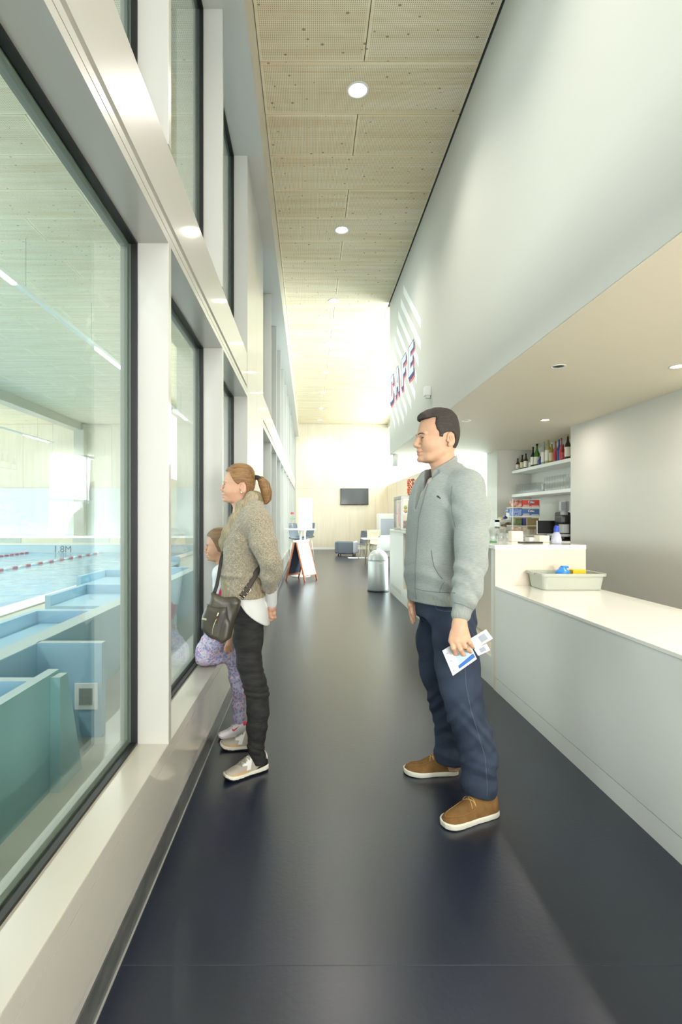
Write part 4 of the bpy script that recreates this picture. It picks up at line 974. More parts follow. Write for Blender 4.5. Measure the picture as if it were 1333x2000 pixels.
def head_f(off=0.0, tab=HEAD_TAB):
    w_ = np.array([t[0] for t in tab])[::-1]; c = [np.array([t[i] for t in tab])[::-1] for i in (1, 2, 3)]
    zz = np.linspace(w_[0], w_[-1], 160); sm = []
    for v in c:
        y = np.interp(zz, w_, v); kk = np.array([1, 3, 5, 3, 1.]) / 13; y2 = np.convolve(np.pad(y, 2, 'edge'), kk, 'valid'); sm.append(y2)
    def f(X, Y, Z):
        z = Z.ravel(); uf, ub, b = [np.interp(z, zz, v)[None, None, :] for v in sm]; U = -X; uc = (uf + ub) / 2; a = (uf - ub) / 2
        s = (U - uc) / a; bb = b * (1 - .24 * np.clip(s, 0, 1) ** 2 + .04 * np.clip(-s, 0, 1)); a = a + off; bb = bb + off
        s = (U - uc) / a; rho = (np.abs(s) ** 2.25 + np.abs(Y / bb) ** 2.25) ** (1 / 2.25); d = (rho - 1) * np.minimum(a, bb)
        e = np.maximum(Z - w_[-1] - off, w_[0] - off - Z) + 0 * d
        return -_smin(-d, -e, .012)
    return f
def make_head(M, skin, lip, hairm, eyem, par, hairline, female=False, scale=1.0, nose=1.0, hair_off=.009, extra=None, h=.0021, brow=1.0, ear=True):
    """head looks towards -X in its own frame (origin between the ears); M places it in the world"""
    v = Vol((-.168, -.10, -.235), (.085, .10, .165), h)
    v.op(head_f(0, HEAD_F if female else HEAD_TAB), (-.15, -.09, -.11), (.07, .09, .15), .006)
    nk = .86 if female else 1.0
    v.chain([(-.010, 0, -.02, .050 * nk), (-.012, 0, -.09, .053 * nk), (.000, 0, -.16, .056 * nk), (.008, 0, -.225, .062 * nk)], .03)
    for sy in (-1, 1):
        v.ell((-.118, .034 * sy, .008), (.021, .019, .014), .016, 'cut')               # eye socket
        v.ell((-.1035, .0315 * sy, .010), (.0165, .0165, .0142), .006)                 # lids
        v.ell((-.1205, .0335 * sy, .0105), (.0125, .0145, .0050), .003, 'cut')         # eye opening
        v.cone((-.128, .010 * sy, .0265), (-.112, .046 * sy, .030), .008 * brow, .007 * brow, .014)
        v.ell((-.088, .045 * sy, -.022), (.028, .018, .024), .035)                      # cheek
        v.ell((-.131, .0115 * sy * nose, -.0265), (.0115, .0072, .0075), .006)         # nostril wing
        v.ell((-.135, .0065 * sy, -.0345), (.005, .0032, .0035), .002, 'cut')
        v.chain([(-.030, .052 * sy, -.052, .014), (-.085, .036 * sy, -.088, .014)], .02) if not female else None  # jaw line
    if female: v.chain([(-.124, 0, .020, .0070), (-.135, 0, 0.000, .0068), (-.1465, 0, -.016, .0072)], .010); v.ell((-.146, 0, -.019), (.0085, .0088, .0075), .007)
    else: v.chain([(-.124, 0, .020, .0085), (-.135, 0, 0.000, .0090), (-.1435, 0, -.017, .0108)], .012); v.ell((-.1445, 0, -.0205), (.0115, .0115, .0098), .008)
    v.chain([(-.131, 0, -.036, .006), (-.131, 0, -.046, .006)], .01)
    for z, x, r in ((-.0505, -.1315, .0066), (-.0640, -.1295, .0076)):                  # lips
        v.chain([(x + .016, -.025, z - .001, .0035), (x + .004, -.013, z, r * .9), (x, 0, z - (.0012 if r < .007 else 0), r), (x + .004, .013, z, r * .9), (x + .016, .025, z - .001, .0035)], .006)
    v.chain([(-.116, -.027, -.0575, .0012), (-.1355, -.010, -.0565, .0016), (-.137, 0, -.057, .0016), (-.1355, .010, -.0565, .0016), (-.116, .027, -.0575, .0012)], .002, 'cut')
    v.ell((-.121, 0, -.090), (.017, .021, .014), .014) if not female else v.ell((-.119, 0, -.086), (.012, .015, .010), .014)                                 # chin
    if ear:
        for sy in (-1, 1):
            a = .22; R = np.array([[math.cos(a), 0, math.sin(a)], [0, 1, 0], [-math.sin(a), 0, math.cos(a)]]).T
            v.ell((.004, .078 * sy, .001), (.0185, .0085, .0325), .004, R=R)
            v.ell((-.001, .0875 * sy, .003), (.0105, .0085, .0190), .003, 'cut', R=R); v.ell((.000, .083 * sy, .002), (.004, .004, .014), .003, R=R)
            v.ell((-.013, .079 * sy, -.006), (.006, .007, .008), .006)
            v.ell((-.003, .077 * sy, -.027), (.009, .006, .009), .005)
    P, Q = v.nets(); P = relax(P, Q, 1, .35)
    mid = P[Q].mean(1); lipm = ((mid[:, 2] < -.0465) & (mid[:, 2] > -.0705) & (mid[:, 0] < -.1085) & (np.abs(mid[:, 1]) < .0225 - .9 * np.abs(mid[:, 2] + .0585)) & (mid[:, 0] < -.1285 + .55 * np.abs(mid[:, 1]))).astype(int)
    S_ = np.diag([scale, scale, scale, 1]); M = np.array(M) @ S_
    head = (xf(P, M), Q, lipm)
    org = Vector(par.location)
    # eyes
    for sy in (-1, 1):
        c = Vector(M @ np.array([-.1045, .0315 * sy, .0105, 1]))[:3]; c = Vector(c) - org
        r = .0140 * scale; mb = MB(); bm = bmesh.new(); bmesh.ops.create_uvsphere(bm, u_segments=20, v_segments=14, radius=r); mb.bm(bm, MATS['eye_white'], T(*c), True); e = mb.build('eye', par)
        g = Vector((M @ np.array([-1, .10 * sy * 0, 0, 0]))[:3]).normalized(); mb = MB()
        Q_ = g.to_track_quat('Z', 'Y').to_matrix().to_4x4()
        mb.lathe([(.0055 * scale, .0128 * scale), (.0050 * scale, .0139 * scale), (.001, .0146 * scale)], eyem, T(*c) @ Q_, 16); mb.lathe([(.0024 * scale, .0140 * scale), (.0022 * scale, .0147 * scale), (.0005, .0149 * scale)], BLACK, T(*c) @ Q_, 12); mb.build('iris', e)
        mb = MB(); pts = [(-.1375, .015, .0305), (-.1365, .021, .0335), (-.1315, .030, .0355), (-.1235, .040, .0345), (-.113, .050, .0300)]
        bt_ = BVHTree.FromPolygons([tuple(p) for p in head[0]], [tuple(map(int, f)) for f in Q]) if sy == -1 else bt_
        L = []
        for p in pts:
            wv = Vector((M @ np.array([p[0], p[1] * sy, p[2] - .002, 1]))[:3]); nr = bt_.find_nearest(wv); L.append(nr[0] + nr[1] * .0006 - org)
        mb.tube(L, [.0016, .0030, .0032, .0026, .0012] if not female else [.001, .0019, .002, .0016, .0008], hairm, 8); mb.build('eyebrow', par)
        mb = MB(); L = []
        for t in np.linspace(-1, 1, 7):
            wv = Vector((M @ np.array([-.1215 + .010 * t * t * .8, (.032 + .0125 * t) * sy, .0105 + .0048 * (1 - t * t), 1]))[:3]); nr = bt_.find_nearest(wv); L.append(nr[0] + nr[1] * .0004 - org)
        mb.tube(L, .0008 if not female else .0011, mat('lash', (50, 38, 30), .7), 5); mb.build('eyelashes', par)
    # hair
    hv = Vol((-.168, -.10, -.12), (.12, .10, .185), h * 1.15)
    b0 = head_f(0); hs = 1 + hair_off / .088; base = lambda X, Y, Z: b0((X + .035) / hs - .035, Y / hs, (Z - .02) / hs + .02) * hs; pl = [(u, w_) for u, w_ in hairline]
    def hf(X, Y, Z):
        d = base(X, Y, Z); U = -X + 0 * Z; W = Z + 0 * X
        # hairline seen from the side, rising towards the middle of the brow
        q = poly_sdf(U[:, 0:1, :] if U.ndim == 3 else U, W[:, 0:1, :] if W.ndim == 3 else W, pl)
        st = .0011 * np.sin(520 * Y + 60 * Z + 25 * np.sin(40 * Z)) + .0008 * np.sin(700 * Y + 330 * Z) if not female else .0010 * np.sin(560 * Z + 40 * np.sin(25 * X) + 130 * np.abs(Y))
        return -_smin(-(d + st), -(q + 0 * d), .006)
    hv.op(hf, (-.16, -.095, -.11), (.11, .095, .18), 0)
    if extra: extra(hv)
    # keep hair off the ears
    P2, Q2 = hv.nets(); P2 = relax(P2, Q2, 1, .3)
    np_obj('hair', [(local(xf(P2, M), par), Q2, 0)], [hairm], par)
    return head
mat('eye_white', (226, 222, 214), .25)
def shoe(par, toe, heel, W, H, style, mats, name='shoe', side=1, sole_t=.024):
    """built along its own axis: u from heel to toe"""
    toe, heel = Vector(toe), Vector(heel); d = toe - heel; L = d.length; ang = math.atan2(d.y, d.x); h = .0026 if style == 'moc' else .0018
    us = np.linspace(0, 1, 40)
    hw = np.interp(us, [0, .03, .10, .25, .45, .62, .76, .88, .96, 1], np.array([.30, .52, .68, .74, .78, .93, 1.0, .90, .62, .22])) * W / 2
    cen = np.interp(us, [0, .3, .7, 1], [0, 0, .006, -.004]) * side
    top = np.interp(us, [0, .04, .12, .28, .42, .56, .70, .84, .94, 1], np.array([.72, .96, 1.0, .92, .95, .76, .56, .46, .36, .18])) * H
    spring = np.interp(us, [0, .7, .88, 1], [.002, 0, .004, .016]) if style != 'moc' else np.interp(us, [0, .7, 1], [0, 0, .004])
    def volume(fn, pad=.02):
        v = Vol((-pad, -W / 2 - pad, -.006), (L + pad, W / 2 + pad, H + pad), h); v.op(fn, (0, -W / 2, 0), (L, W / 2, H), 0); return v.nets()
    def g(a, X): return np.interp(X.ravel() / L, us, a)[:, None, None]
    def f_sole(X, Y, Z):
        w_ = g(hw, X) + .004; d2 = (np.abs(Y - g(cen, X)) - w_); d2 = np.maximum(d2, np.maximum(-X, X - L)); sp = g(spring, X); st = sole_t + (.008 if style == 'runner' else 0) * np.clip(1 - X / (.5 * L), 0, 1)
        dz = np.maximum(Z - st - sp, sp - Z); return -_smin(-d2 + 0 * Z, -(dz + 0 * Y), .006)
    def f_up(X, Y, Z):
        w_ = g(hw, X); t = g(top, X); sp = g(spring, X); rho = (np.abs((Y - g(cen, X)) / w_) ** 2.6 + np.abs(np.clip(Z - sp, 0, None) / t) ** 2.2) ** (1 / 2.3)
        d = (rho - 1) * np.minimum(w_, t) * .8; d = np.maximum(d, np.maximum(-X + .001, X - L + .001)); return np.maximum(d, sp + sole_t * .8 - Z)
    Ps, Qs = volume(f_sole); Pu, Qu = volume(f_up); Pu = relax(Pu, Qu, 2, .5); Ps = relax(Ps, Qs, 2, .5)
    M = np.array(T(heel.x, heel.y, 0) @ RZ(ang)); mid = Pu[Qu].mean(1); u = mid[:, 0] / L; z = mid[:, 2]
    up, pat = mats[0], [mats[0]]
    mi = np.zeros(len(Qu), int)
    if style == 'runner':
        pat = [mats[0], mats[1], mats[2], mats[3]]
        mi[(z < .040 + .006 * np.sin(u * 6)) & (u > .50)] = 1                          # tan toe guard
        mi[(u < .36) & (z < .075 - .14 * u) & (z > 0)] = 2                             # black heel wedge
        mi[(np.abs(u - .50 - (z - .04) * -1.2) < .045) & (z > .036)] = 3               # white side band
        mi[(u < .05) & (z > .06)] = 3
        mi[(u > .46) & (u < .62) & (np.abs(mid[:, 1]) > .016) & (z > .058)] = 3
    if style == 'kid':
        pat = [mats[0], mats[1]]; mi[(u < .22) & (z > H * .80)] = 1
    e = empty(name, (0, 0, 0)); e.parent = par
    org = local(np.zeros((1, 3)), par)
    up_o = np_obj('upper', [(local(xf(Pu, M), par), Qu, mi)], pat, e); sz = Ps[Qs].mean(1)[:, 2] - np.interp(Ps[Qs].mean(1)[:, 0] / L, us, spring)
    sm = [mats[-1]] + ([BLACK] if style == 'runner' else []); so = (sz < .010).astype(int) if style == 'runner' else 0
    np_obj('sole', [(local(xf(Ps, M), par), Qs, so)], sm, e)
    return e, M, (xf(Pu, M), Qu), L
def hand(v, wrist, knuckles, fingers, thumb, rp=.015, k=.008):
    """palm web + four bent fingers + thumb, all points in world space with radii"""
    for kn in knuckles: v.cone(wrist[:3], kn[:3], wrist[3], kn[3], .014)
    for a, b in zip(knuckles, knuckles[1:]): v.cone(a[:3], b[:3], a[3], b[3], .010)
    for f in fingers: v.chain(f, .003)
    v.chain(thumb, .005)
SKIN = mat('skin_man', (192, 150, 120), .5, spec=.35, mottle=((200, 158, 130), 22, (1, 1, 1)), bump=(260, .05)); SKIN2 = mat('skin_woman', (204, 160, 132), .48, spec=.35, mottle=((200, 152, 126), 18, (1, 1, 1))); SKIN3 = mat('skin_girl', (204, 160, 130), .5, spec=.3, mottle=((198, 150, 122), 16, (1, 1, 1)))
STUB = mat('lips_man', (186, 128, 110), .45); LIP2 = mat('lips_woman', (206, 132, 120), .35)
HAIRD = mat('hair_dark', (36, 29, 24), .6, mottle=((50, 41, 34), 60, (1, 6, 1)), bump=(240, .5, (1, 8, 1)))
HAIRB = mat('hair_blonde', (150, 112, 66), .42, mottle=((112, 82, 48), 42, (.25, 2.4, 3.4)), bump=(120, .6, (.25, 2, 4))); HAIRG = mat('hair_girl', (134, 106, 72), .5, mottle=((110, 86, 58), 30, (.3, 1, 3)), bump=(110, .4, (.3, 1, 4)))
IRIS = mat('iris_brown', (92, 68, 46), .2)
def fold(a, fx, fy, fz, ph=0.0, m=None):
    """soft cloth wrinkle field"""
    def f(X, Y, Z):
        w_ = np.sin(fx * X + fy * Y + fz * Z + ph + 1.7 * np.sin(fz * .31 * Z + fx * .4 * X + ph)); r = a * (np.abs(w_) ** 1.5 * np.sign(w_)); return r * (m(X, Y, Z) if m else 1)
    return f
def gz(z0, s): return lambda X, Y, Z: np.exp(-((Z - z0) / s) ** 2)
def gp(c, s): return lambda X, Y, Z: np.exp(-(((X - c[0]) ** 2 + (Y - c[1]) ** 2 + (Z - c[2]) ** 2) / s ** 2))
def A(px, py, Y, r=None):
    p = at(px, py, Y); return (p.x, p.y, p.z) if r is None else (p.x, p.y, p.z, r)

# ================================================================== the man
man = empty('person', (.70, 2.60, 0), label='man in grey zip jacket and blue jeans holding white leaflets, looking left', cat='person')
JACK = mat('grey_jersey', (150, 156, 151), .95, mottle=((138, 145, 141), 95, (.6, .6, 3.5)), bump=(330, .35, (1, 1, 3)), spec=.2, sheen=.15)
RIB = mat('grey_rib', (154, 159, 153), .95, mottle=((140, 146, 141), 60, (3, 3, .6)), bump=(300, .5, (4, 4, .3)), spec=.2)
DENIM = mat('dark_denim', (38, 47, 63), .85, mottle=((56, 66, 82), 5, (1, 1, .7)), bump=(420, .35), spec=.2); STITCH = mat('stitching', (84, 92, 106), .8)
hy = 2.58
Mh = T(*A(869.5, 862, hy)) @ RZ(math.radians(4))
def quiff(hv):
    hv.chain([(-.103, -.045, .117, .008), (-.114, -.015, .1195, .0085), (-.111, .025, .1195, .0085), (-.096, .05, .114, .008)], .028)
    hv.chain([(-.085, 0, .136, .012), (-.03, 0, .143, .012)], .03)
HLM = [(.20, .20), (.20, .104), (.132, .1045), (.112, .1065), (.0635, .107), (.0700, .075), (.0625, .046), (.0525, .035), (.050, .0125), (.034, .011), (.0325, .025), (.014, .034), (-.008, .037), (-.026, .026), (-.030, -.005), (-.0205, -.0375), (-.10, -.034), (-.12, .2)]
mhead = make_head(Mh, SKIN, STUB, HAIRD, IRIS, man, HLM, extra=quiff, hair_off=.010, scale=.985)
# torso + legs under the clothes and both hands, one skin
sy = math.radians(14)
v = Vol((.40, 2.05, .02), (.95, 3.0, 1.62), .0065)
v.slices([(.86, .65, 2.585, .095, .14), (.95, .65, 2.585, .10, .145), (1.15, .64, 2.58, .105, .15), (1.35, .655, 2.58, .11, .17), (1.46, .68, 2.58, .09, .17), (1.52, .68, 2.58, .06, .10), (1.58, .665, 2.58, .05, .055)], yaw=sy)
legL = [A(888, 1195, 2.48, .078), A(893, 1300, 2.45, .070), A(911, 1392, 2.43, .056), A(935, 1490, 2.42, .046), A(939, 1560, 2.42, .038)]
legR = [A(866, 1195, 2.69, .078), A(860, 1310, 2.74, .068), A(879, 1400, 2.77, .054), A(883, 1475, 2.78, .042), A(884, 1500, 2.78, .038)]
v.chain(legL, .03).chain(legR, .03)
armL = [A(912, 945, 2.38, .055), A(923, 1090, 2.31, .047), A(903, 1192, 2.26, .034)]
armR = [A(893, 948, 2.78, .055), A(880, 1075, 2.86, .047), A(820, 1158, 2.74, .030)]
v.chain(armL, .03).chain(armR, .03)
P, Q = v.nets(); bodyp = (P, Q, 0)
hv = Vol((.50, 2.10, .76), (.80, 2.34, 1.0), .0019)
def H(cx, cy, Y, r): return A(860 + cx / 11.11, 1180 + cy / 11.11, Y, r)
hand(hv, H(425, 470, 2.225, .025), [H(262, 800, 2.205, .0125), H(365, 810, 2.195, .0130), H(480, 800, 2.195, .0130), H(590, 740, 2.205, .0118)],
     [[H(262, 800, 2.205, .0122), H(290, 960, 2.185, .0102), H(335, 1075, 2.195, .0092), H(398, 1145, 2.215, .0080)],
      [H(365, 820, 2.195, .0124), H(440, 985, 2.178, .0104), H(500, 1090, 2.188, .0092), H(565, 1170, 2.21, .0078)],
      [H(485, 810, 2.195, .0122), H(545, 925, 2.18, .0102), H(600, 985, 2.188, .0092), H(668, 1035, 2.206, .0080)],
      [H(598, 750, 2.205, .0112), H(648, 840, 2.192, .0095), H(680, 890, 2.198, .0086), H(706, 935, 2.210, .0074)]],
     [H(360, 560, 2.245, .016), H(300, 760, 2.262, .0145), H(360, 900, 2.262, .0120), H(430, 1010, 2.252, .0098)])
hv.cone(H(440, 200, 2.25, 1)[:3], H(425, 480, 2.225, 1)[:3], .031, .026, .012)
hv.ell(H(425, 700, 2.215, 1)[:3], (.042, .016, .048), .012)
P, Q = hv.nets(); P = relax(P, Q, 1, .4); handL = (P, Q, 0)
hv = Vol((.42, 2.58, .80), (.66, 2.86, 1.06), .0022)
def G(cx, cy, Y, r): return A(780 + cx / 16.66, 1140 + cy / 16.66, Y, r)
hand(hv, G(460, 400, 2.70, .024), [G(370, 700, 2.64, .0125), G(385, 690, 2.665, .0125), G(400, 690, 2.69, .012), G(420, 690, 2.715, .011)],
     [[G(395, 720, 2.64, .0118), G(430, 950, 2.635, .0100), G(480, 1100, 2.64, .0090), G(515, 1190, 2.645, .0080)],
      [G(365, 720, 2.66, .0122), G(385, 980, 2.65, .0102), G(430, 1180, 2.65, .0092), G(468, 1320, 2.652, .0080)],
      [G(370, 720, 2.685, .0118), G(390, 1000, 2.675, .0100), G(420, 1200, 2.668, .009), G(450, 1340, 2.668, .008)],
      [G(400, 720, 2.71, .011), G(420, 950, 2.70, .0095), G(450, 1100, 2.692, .0085), G(480, 1200, 2.69, .0075)]],
     [G(450, 480, 2.68, .014), G(470, 700, 2.655, .0125), G(500, 900, 2.65, .0105), G(520, 1000, 2.65, .009)])
hv.cone(A(832, 1148, 2.76), G(460, 400, 2.70, 1)[:3], .027, .024, .012)
P, Q = hv.nets(); P = relax(P, Q, 1, .4); handR = (P, Q, 0)
np_obj('body', [(local(p, man), q, m) for p, q, m in (mhead, bodyp, handL, handR)], [SKIN, STUB], man)
# jeans
v = Vol((.40, 2.22, .03), (.92, 2.98, 1.06), .0050)
v.slices([(.84, .655, 2.59, .120, .175), (.93, .648, 2.59, .122, .165), (1.04, .645, 2.59, .118, .155)], yaw=sy)
jl = [A(884, 1200, 2.50, .092), A(889, 1245, 2.475, .094), A(893, 1300, 2.45, .094), A(901, 1345, 2.44, .086), A(911, 1392, 2.43, .080), A(927, 1440, 2.42, .074), A(935, 1480, 2.42, .077), A(935, 1525, 2.42, .0745), A(937, 1560, 2.42, .067)]
jr = [A(862, 1200, 2.67, .096), A(856, 1250, 2.72, .105), A(859, 1310, 2.74, .094), A(870, 1355, 2.76, .086), A(879, 1400, 2.77, .079), A(882, 1440, 2.78, .076), A(883, 1475, 2.78, .082), A(884, 1492, 2.78, .080)]
v.chain(jl, .035).chain(jr, .035)
zk = at(0, 1400, 2.43).z
v.disp(fold(.0046, 75, 30, 70, .4, gz(zk - .03, .10))); v.disp(fold(.0040, -60, 35, 62, 1.1, gz(zk - .02, .16))); v.disp(fold(.0026, 34, 25, 95, 1.3, gz(.17, .10))); v.disp(fold(.0030, -48, 30, 70, .5, gz(.24, .13))); v.disp(fold(.0020, 28, 19, 26, 2.2)); v.disp(fold(.0030, 70, 60, 40, .2, gz(.86, .08)))
def hemcut(X, Y, Z): return np.where(Y < 2.6, (.075 + .16 * np.clip(.80 - X, -.2, .2) * .55) - Z, (.058 + .10 * np.clip(.62 - X, -.2, .2) * .3) - Z) + 0 * X
v.op(lambda X, Y, Z: -hemcut(X, Y, Z), (.3, 2, 0), (1, 3, .3), .002, 'and') if False else None
z0 = at(0, 1560, 2.42).z
def cuttop(X, Y, Z): return (Z - 1.00) + 0 * X + 0 * Y
v.op(lambda X, Y, Z: cuttop(X, Y, Z), (.3, 2, .9), (1, 3.2, 1.2), .004, 'and')
# hems: near leg slopes down towards the heel
v.op(lambda X, Y, Z: np.where(Y < 2.60, .098 - .22 * (X - .72) - Z, .070 - Z) + 0 * X, (.4, 2.2, -.1), (1, 3, .3), .004, 'and')
P, Q = v.nets(); P = relax(P, Q, 1, .4); jeans = (P, Q)
np_obj('jeans', [(local(P, man), Q, 0)], [DENIM], man)
skj = Skin_(jeans)
seam('side_seam', skj, [(905, 1245), (908, 1290), (911, 1340), (921, 1390), (934, 1430), (948, 1480), (952, 1530), (952, 1555)], .0013, STITCH, man, flat=((0, 1, 0), .5))
seam('pocket_edge', skj, [(850, 1182), (854, 1190), (868, 1194), (886, 1194)], .0014, STITCH, man)
# jacket
v = Vol((.36, 2.10, .88), (.96, 3.02, 1.72), .0046)
tz = lambda py: at(0, py, 2.5).z
tx = lambda px: at(px, 0, 2.5).x
def row(py, f, b, ry, cy=2.585): return (tz(py), (tx(f) + tx(b)) / 2, cy, (tx(b) - tx(f)) / 2, ry)
v.slices([row(1200, 812, 925, .174), row(1177, 811, 925, .176), row(1150, 807, 928, .182), row(1118, 803, 928, .184), row(1066, 806, 928, .184), row(1010, 810, 930, .186), row(970, 814, 928, .190), row(942, 824, 925, .175), row(924, 834, 915, .135), row(912, 842, 905, .10)], yaw=sy, n=2.4)
v.chain([A(886, 925, 2.52, .055), A(913, 950, 2.40, .072), A(921, 1000, 2.35, .074), A(921, 1060, 2.31, .066), A(920, 1105, 2.29, .062), A(914, 1150, 2.27, .056), A(906, 1172, 2.255, .050)], .035)
v.chain([A(886, 925, 2.66, .055), A(893, 950, 2.78, .070), A(888, 1020, 2.84, .064), A(880, 1075, 2.86, .060), A(846, 1128, 2.82, .052), A(834, 1150, 2.78, .044)], .035)
v.cone(A(906, 1172, 2.255), A(901, 1200, 2.245), .043, .040, .010); v.cone(A(834, 1150, 2.78), A(824, 1160, 2.74), .036, .034, .010)
zc = at(0, 1180, 2.25)
# collar: standing, open at the front
ncx, ncy = A(872, 920, 2.58)[0], 2.58
ccx = .632
def collar(X, Y, Z):
    t = np.clip((Z - 1.52) / .10, -.5, 1.2); cx = ccx - .004 * t; R = .082 - .009 * t
    r = np.sqrt((X - cx) ** 2 + ((Y - ncy) * 1.04) ** 2); tilt = Z - (1.578 + .60 * (X - ccx))
    d = np.abs(r - R) - .0052; d = np.maximum(d, tilt * .8); d = np.maximum(d, 1.42 - Z)
    ang = np.arctan2(Y - ncy + .034, -(X - cx)); return np.maximum(d, (.22 + 2.6 * np.clip(Z - 1.45, 0, 1) - np.abs(ang)) * .07)
v.op(lambda X, Y, Z: np.maximum(np.sqrt((X - ccx) ** 2 + (Y - ncy) ** 2) - .074 + 0 * Z, 1.47 + .25 * (X - ccx) - Z), (ccx - .08, ncy - .08, 1.44), (ccx + .08, ncy + .08, 1.7), .004, 'cut')
v.op(lambda X, Y, Z: np.maximum(np.maximum(np.abs(Y - 2.535) - .006 - .32 * np.clip(Z - 1.36, 0, 1), 1.36 - Z), X - .60), (.36, 2.4, 1.36), (.60, 2.7, 1.6), .006, 'cut')
v.op(collar, (ccx - .1, ncy - .1, 1.42), (ccx + .1, ncy + .1, 1.68), .010)
v.op(lambda X, Y, Z: np.where(Y > 2.345, tz(1179) - Z, -1.0) + 0 * X, (.3, 2.3, .8), (1, 3.1, 1.0), 0, 'and')
v.disp(fold(.0035, 30, 25, 55, .8, gz(1.02, .09))); v.disp(fold(.0042, 60, 50, 45, .1, gp(A(905, 1150, 2.2), .09))); v.disp(fold(.0046, 40, 30, 60, 1.1, gp(A(925, 1095, 2.26), .11))); v.disp(fold(.0040, -50, 30, 75, .1, gp(A(915, 1140, 2.24), .09))); v.disp(fold(.0022, 26, 20, 14, 2.4)); v.disp(fold(.0034, 60, 10, 38, .2, gp(A(884, 985, 2.35), .09)))
zb = tz(1155)
v.op(lambda X, Y, Z: (tz(1181) + .05 * np.clip(.60 - X, -.03, .2) - Z) + 0 * Y, (.3, 2.36, .8), (1, 3.1, 1.0), .006, 'and') if False else None
P, Q = v.nets(); P = relax(P, Q, 1, .4)
mid = P[Q].mean(1); ribm = ((mid[:, 2] < zb - .006) & (mid[:, 1] > 2.37) & (mid[:, 1] < 2.80)).astype(int); cz = at(0, 1178, 2.25).z + .10 * (mid[:, 0] - .66); ribm[(mid[:, 1] < 2.34) & (mid[:, 2] < cz)] = 1
np_obj('jacket', [(local(P, man), Q, ribm)], [JACK, RIB], man); skk = Skin_((P, Q))
GD = mat('grey_seam', (104, 112, 111), .9)
seam('pocket_seam', skk, [(843, 1075), (845, 1090), (848, 1105), (857, 1122), (865, 1131)], .0018, GD, man); seam('pocket_seam', skk, [(869, 1136), (863, 1144), (859, 1156)], .0010, GD, man)
seam('sleeve_seam', skk, [(884, 950), (881, 970), (883, 995), (890, 1030)], .0012, GD, man)
seam('hem_seam', skk, [(809, 1149), (830, 1154), (860, 1157), (890, 1158)], .0014, GD, man); seam('cuff_seam', skk, [(888, 1177), (905, 1181), (924, 1190)], .0013, GD, man)
seam('zip', skk, [(838, 940), (828, 975), (819, 1010), (815, 1060), (812, 1110), (812, 1150), (814, 1170)], .0026, GD, man)
patch('chest_logo', skk, [(853, 969), (856, 967.5), (858.5, 970), (862, 973.5), (860.5, 974.5), (857, 972.5), (855, 971.5)], BLACK, man)
# shirt in the open collar
v = Vol((.44, 2.38, 1.2), (.76, 2.78, 1.56), .005)
v.slices([(1.22, .61, 2.585, .100, .13), (1.36, .612, 2.585, .104, .13), (1.44, .622, 2.585, .088, .10), (1.49, .636, 2.585, .070, .074), (1.52, .640, 2.585, .062, .064)], yaw=sy)
P, Q = v.nets(); np_obj('shirt', [(local(P, man), Q, 0)], [mat('shirt_fade', (214, 208, 200), .9, mottle=((196, 150, 146), 9, (1, 1, 1)))], man)
# shoes, laces
SUEDE = mat('tan_suede', (124, 94, 56), .9, mottle=((108, 80, 46), 26, (1, 1, 1)), bump=(200, .3), spec=.15); SOLEW = mat('cream_sole', (214, 212, 196), .6); LACE = mat('tan_lace', (186, 152, 96), .8)
for toe, heel, sd in (((.570, 2.300, 0), (.842, 2.415, 0), -1), ((.492, 2.79, 0), (.772, 2.79, 0), 1)):
    e, M, up, L = shoe(man, toe, heel, .108, .105, 'moc', [SUEDE, SOLEW], side=sd)
    sk = Skin_(up); Mi = Matrix([list(r) for r in M])
    def on(u, vv):   # point on the upper seen from above
        r = sk.t.ray_cast(Mi @ Vector((u * L, vv, .3)), Vector((0, 0, -1))); return (r[0] + Vector((0, 0, .0015)) - Vector(man.location)) if r[0] else None
    pts = [on(.60 + .34 * math.cos(a) * 1.0, .034 * math.sin(a)) for a in np.linspace(-1.9, 1.9, 26)]; pts = [p for p in pts if p]
    mb = MB(); mb.tube(pts, .0022, mat('suede_ridge', (128, 94, 52), .9), 6); mb.build('apron_seam', e)
    mb = MB(); zz_ = [Mi @ Vector((u * L, s * .026, .0)) for u, s in ((.50, -1), (.44, 1))]
    for u0, s0, u1, s1 in ((.54, -1, .47, 1), (.54, 1, .47, -1), (.47, -1, .47, 1)):
        q = [on(u0 + (u1 - u0) * t, .030 * (s0 + (s1 - s0) * t)) for t in np.linspace(0, 1, 8)]; mb.tube([p + Vector((0, 0, .001)) for p in q if p], .0018, LACE, 6)
    b = on(.47, -.028 if True else 0)
    if b:
        ax = (Mi.to_3x3() @ Vector((1, 0, 0))); nr = (Mi.to_3x3() @ Vector((0, -1, 0))); loop = []
        for t in np.linspace(0, 1, 14): a = 2 * PI * t; loop.append(b + nr * (.010 + .012 * math.sin(PI * t)) + ax * (.011 * math.sin(a)) + Vector((0, 0, -.024 * (1 - math.cos(a)) / 1.3)))
        mb.tube(loop, .0018, LACE, 6)
    mb.build('lace', e)
RINGM = mat('gold_ring', (222, 180, 90), .2, metal=1)
a, b = Vector(H(545, 925, 2.18, 1)[:3]), Vector(H(600, 985, 2.188, 1)[:3]); mb = MB(); c = a.lerp(b, .12); q = (b - a).to_track_quat('Z', 'Y').to_matrix().to_4x4()
mb.lathe([(.0104, -.0018), (.0116, -.0018), (.0116, .0018), (.0104, .0018), (.0104, -.0018)], RINGM, T(*(c - Vector(man.location))) @ q, 24); mb.build('ring', man)
# nails
NAIL = mat('nail', (226, 186, 166), .3)
